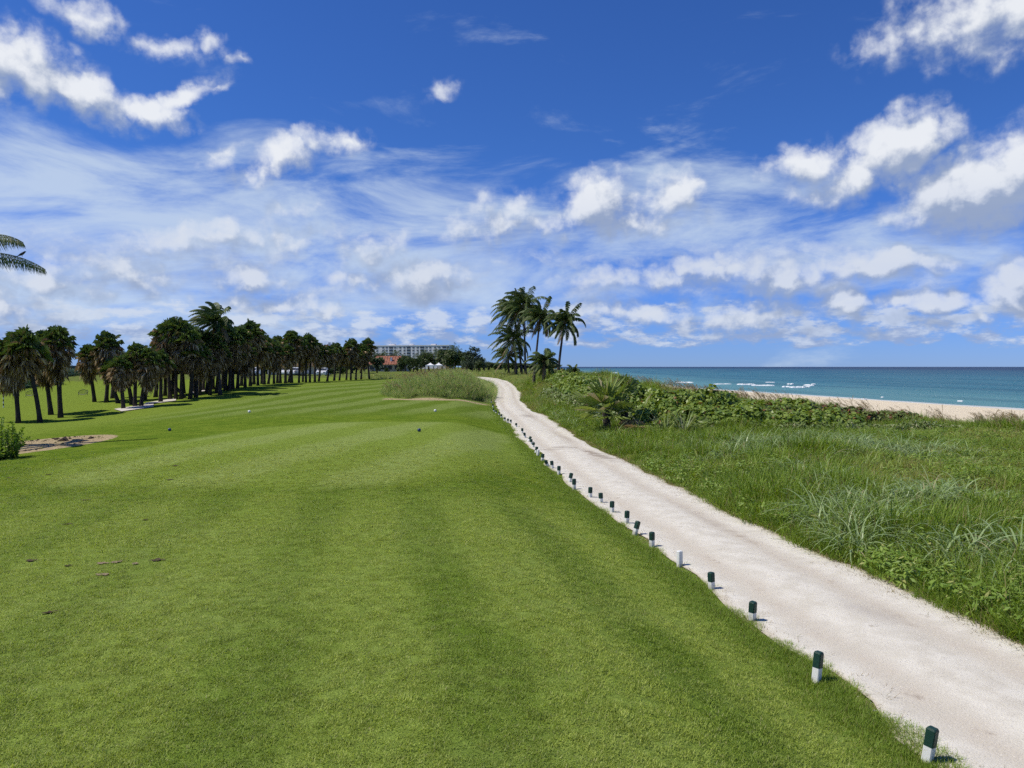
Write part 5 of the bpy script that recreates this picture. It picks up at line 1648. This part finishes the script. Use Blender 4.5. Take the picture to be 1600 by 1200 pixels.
def bg_tree(px, D, ytop, label, kind='tree', grp='trees behind the golf course', wid=None):
    x = (px - 800) / 1200 * D; g = gz(x, D); h = at(px, ytop, D).z - g
    h = max(1.5, h)
    if kind == 'palm':
        o = empty('coconut_palm', (x, D, g))
        t = link('trunk', FTRUNK, o); t.scale = (1, 1, h - .8)
        c = link('crown', FPALM[random.randrange(2)], o); c.location = (0, 0, h - .9); c.rotation_euler = (0, 0, random.uniform(-.6, .6)); s = min(1.1, .35 + h * .07); c.scale = (s, s, s)
        tag(o, label, 'palm tree', grp)
    elif kind == 'pine':
        o = empty('casuarina_tree', (x, D, g)); s = h / 10
        for nm, me in zip(('crown', 'trunk'), CAS):
            c = link(nm, me, o); c.scale = (s, s, s)
        tag(o, label, 'tree', grp)
    else:
        o = empty('broadleaf_tree', (x, D, g)); s = h / 4.9; w = wid or s * random.uniform(.95, 1.4)
        k = random.randrange(4); rz = random.uniform(0, 6.28)
        for nm, me in zip(('crown', 'trunk'), TREES[k]):
            c = link(nm, me, o); c.scale = (w, w, s); c.rotation_euler = (0, 0, rz)
        tag(o, label, 'tree', grp)
# dark belt behind the car park, left to right
n = 34
for i in range(n):
    px = -25 + i * 18.5
    bg_tree(px + random.uniform(-4, 4), random.uniform(192, 212), random.uniform(546, 560) if px > 130 else random.uniform(562, 572), 'dark broadleaf tree in the belt behind the car park, %s from the left' % (ORD[i] if i else 'first'), grp='tree belt behind the car park')
for i in range(20):
    px = 215 + i * 15.5
    bg_tree(px + random.uniform(-3, 3), random.uniform(184, 190), random.uniform(572, 580), 'dark shrubby tree behind the cars, %s from the left' % (ORD[i] if i else 'first'), grp='shrubby trees behind the cars', wid=2.4)
# trees and palms around the houses
SP = [(712, 330, 556, 'tree'), (707, 340, 560, 'tree'), (741, 380, 560, 'tree'), (584, 300, 549, 'palm'), (592, 290, 552, 'tree'), (601, 320, 550, 'palm'), (612, 300, 553, 'tree'), (620, 330, 548, 'palm'), (628, 300, 553, 'tree'), (634, 260, 556, 'tree'), (641, 250, 557, 'palm'), (646, 240, 559, 'tree'), (653, 270, 553, 'palm'), (658, 250, 558, 'tree'),
      (664, 300, 548, 'palm'), (670, 320, 550, 'tree'), (677, 300, 551, 'palm'), (684, 310, 546, 'palm'), (691, 300, 544, 'tree'), (698, 300, 548, 'palm'), (704, 280, 545, 'tree'), (710, 290, 541, 'palm'), (716, 280, 545, 'palm'), (722, 280, 549, 'tree'), (730, 250, 546, 'pine'), (738, 250, 539, 'pine'), (745, 250, 541, 'pine'), (728, 270, 555, 'tree'), (750, 300, 558, 'tree'),
      (757, 330, 562, 'palm'), (763, 360, 564, 'tree'), (748, 240, 562, 'tree'), (772, 420, 567, 'tree'), (781, 460, 568, 'tree'), (790, 500, 569, 'tree'), (605, 235, 575, 'tree'), (590, 240, 577, 'tree'), (622, 238, 574, 'tree'), (640, 236, 572, 'tree'), (652, 232, 573, 'tree'), (570, 240, 566, 'tree'), (540, 200, 560, 'tree'), (522, 190, 556, 'tree'), (532, 185, 572, 'tree'), (517, 150, 582, 'tree'), (536, 150, 580, 'tree')]
KW = {'palm': 'windblown palm', 'tree': 'dark leafy tree', 'pine': 'feathery upright tree'}
cnt = {}
for (px, D, yt, kd) in sorted(SP):
    cnt[kd] = cnt.get(kd, 0) + 1
    j = cnt[kd] - 1
    bg_tree(px, D, yt, '%s by the distant houses, %s of its kind from the left' % (KW[kd], ORD[j] if j else 'first'), kd, 'trees around the distant houses')
# low wooded coast far ahead, beyond the bend of the path
for i, px in enumerate(range(738, 872, 9)):
    bg_tree(px + random.uniform(-2, 2), 420 + 45 * i, 566.5 + .12 * i + random.uniform(-.8, .8), 'low dark tree on the far wooded coast, %s from the left' % (ORD[i] if i else 'first'), grp='trees on the far coast', wid=4.5 + .25 * i)
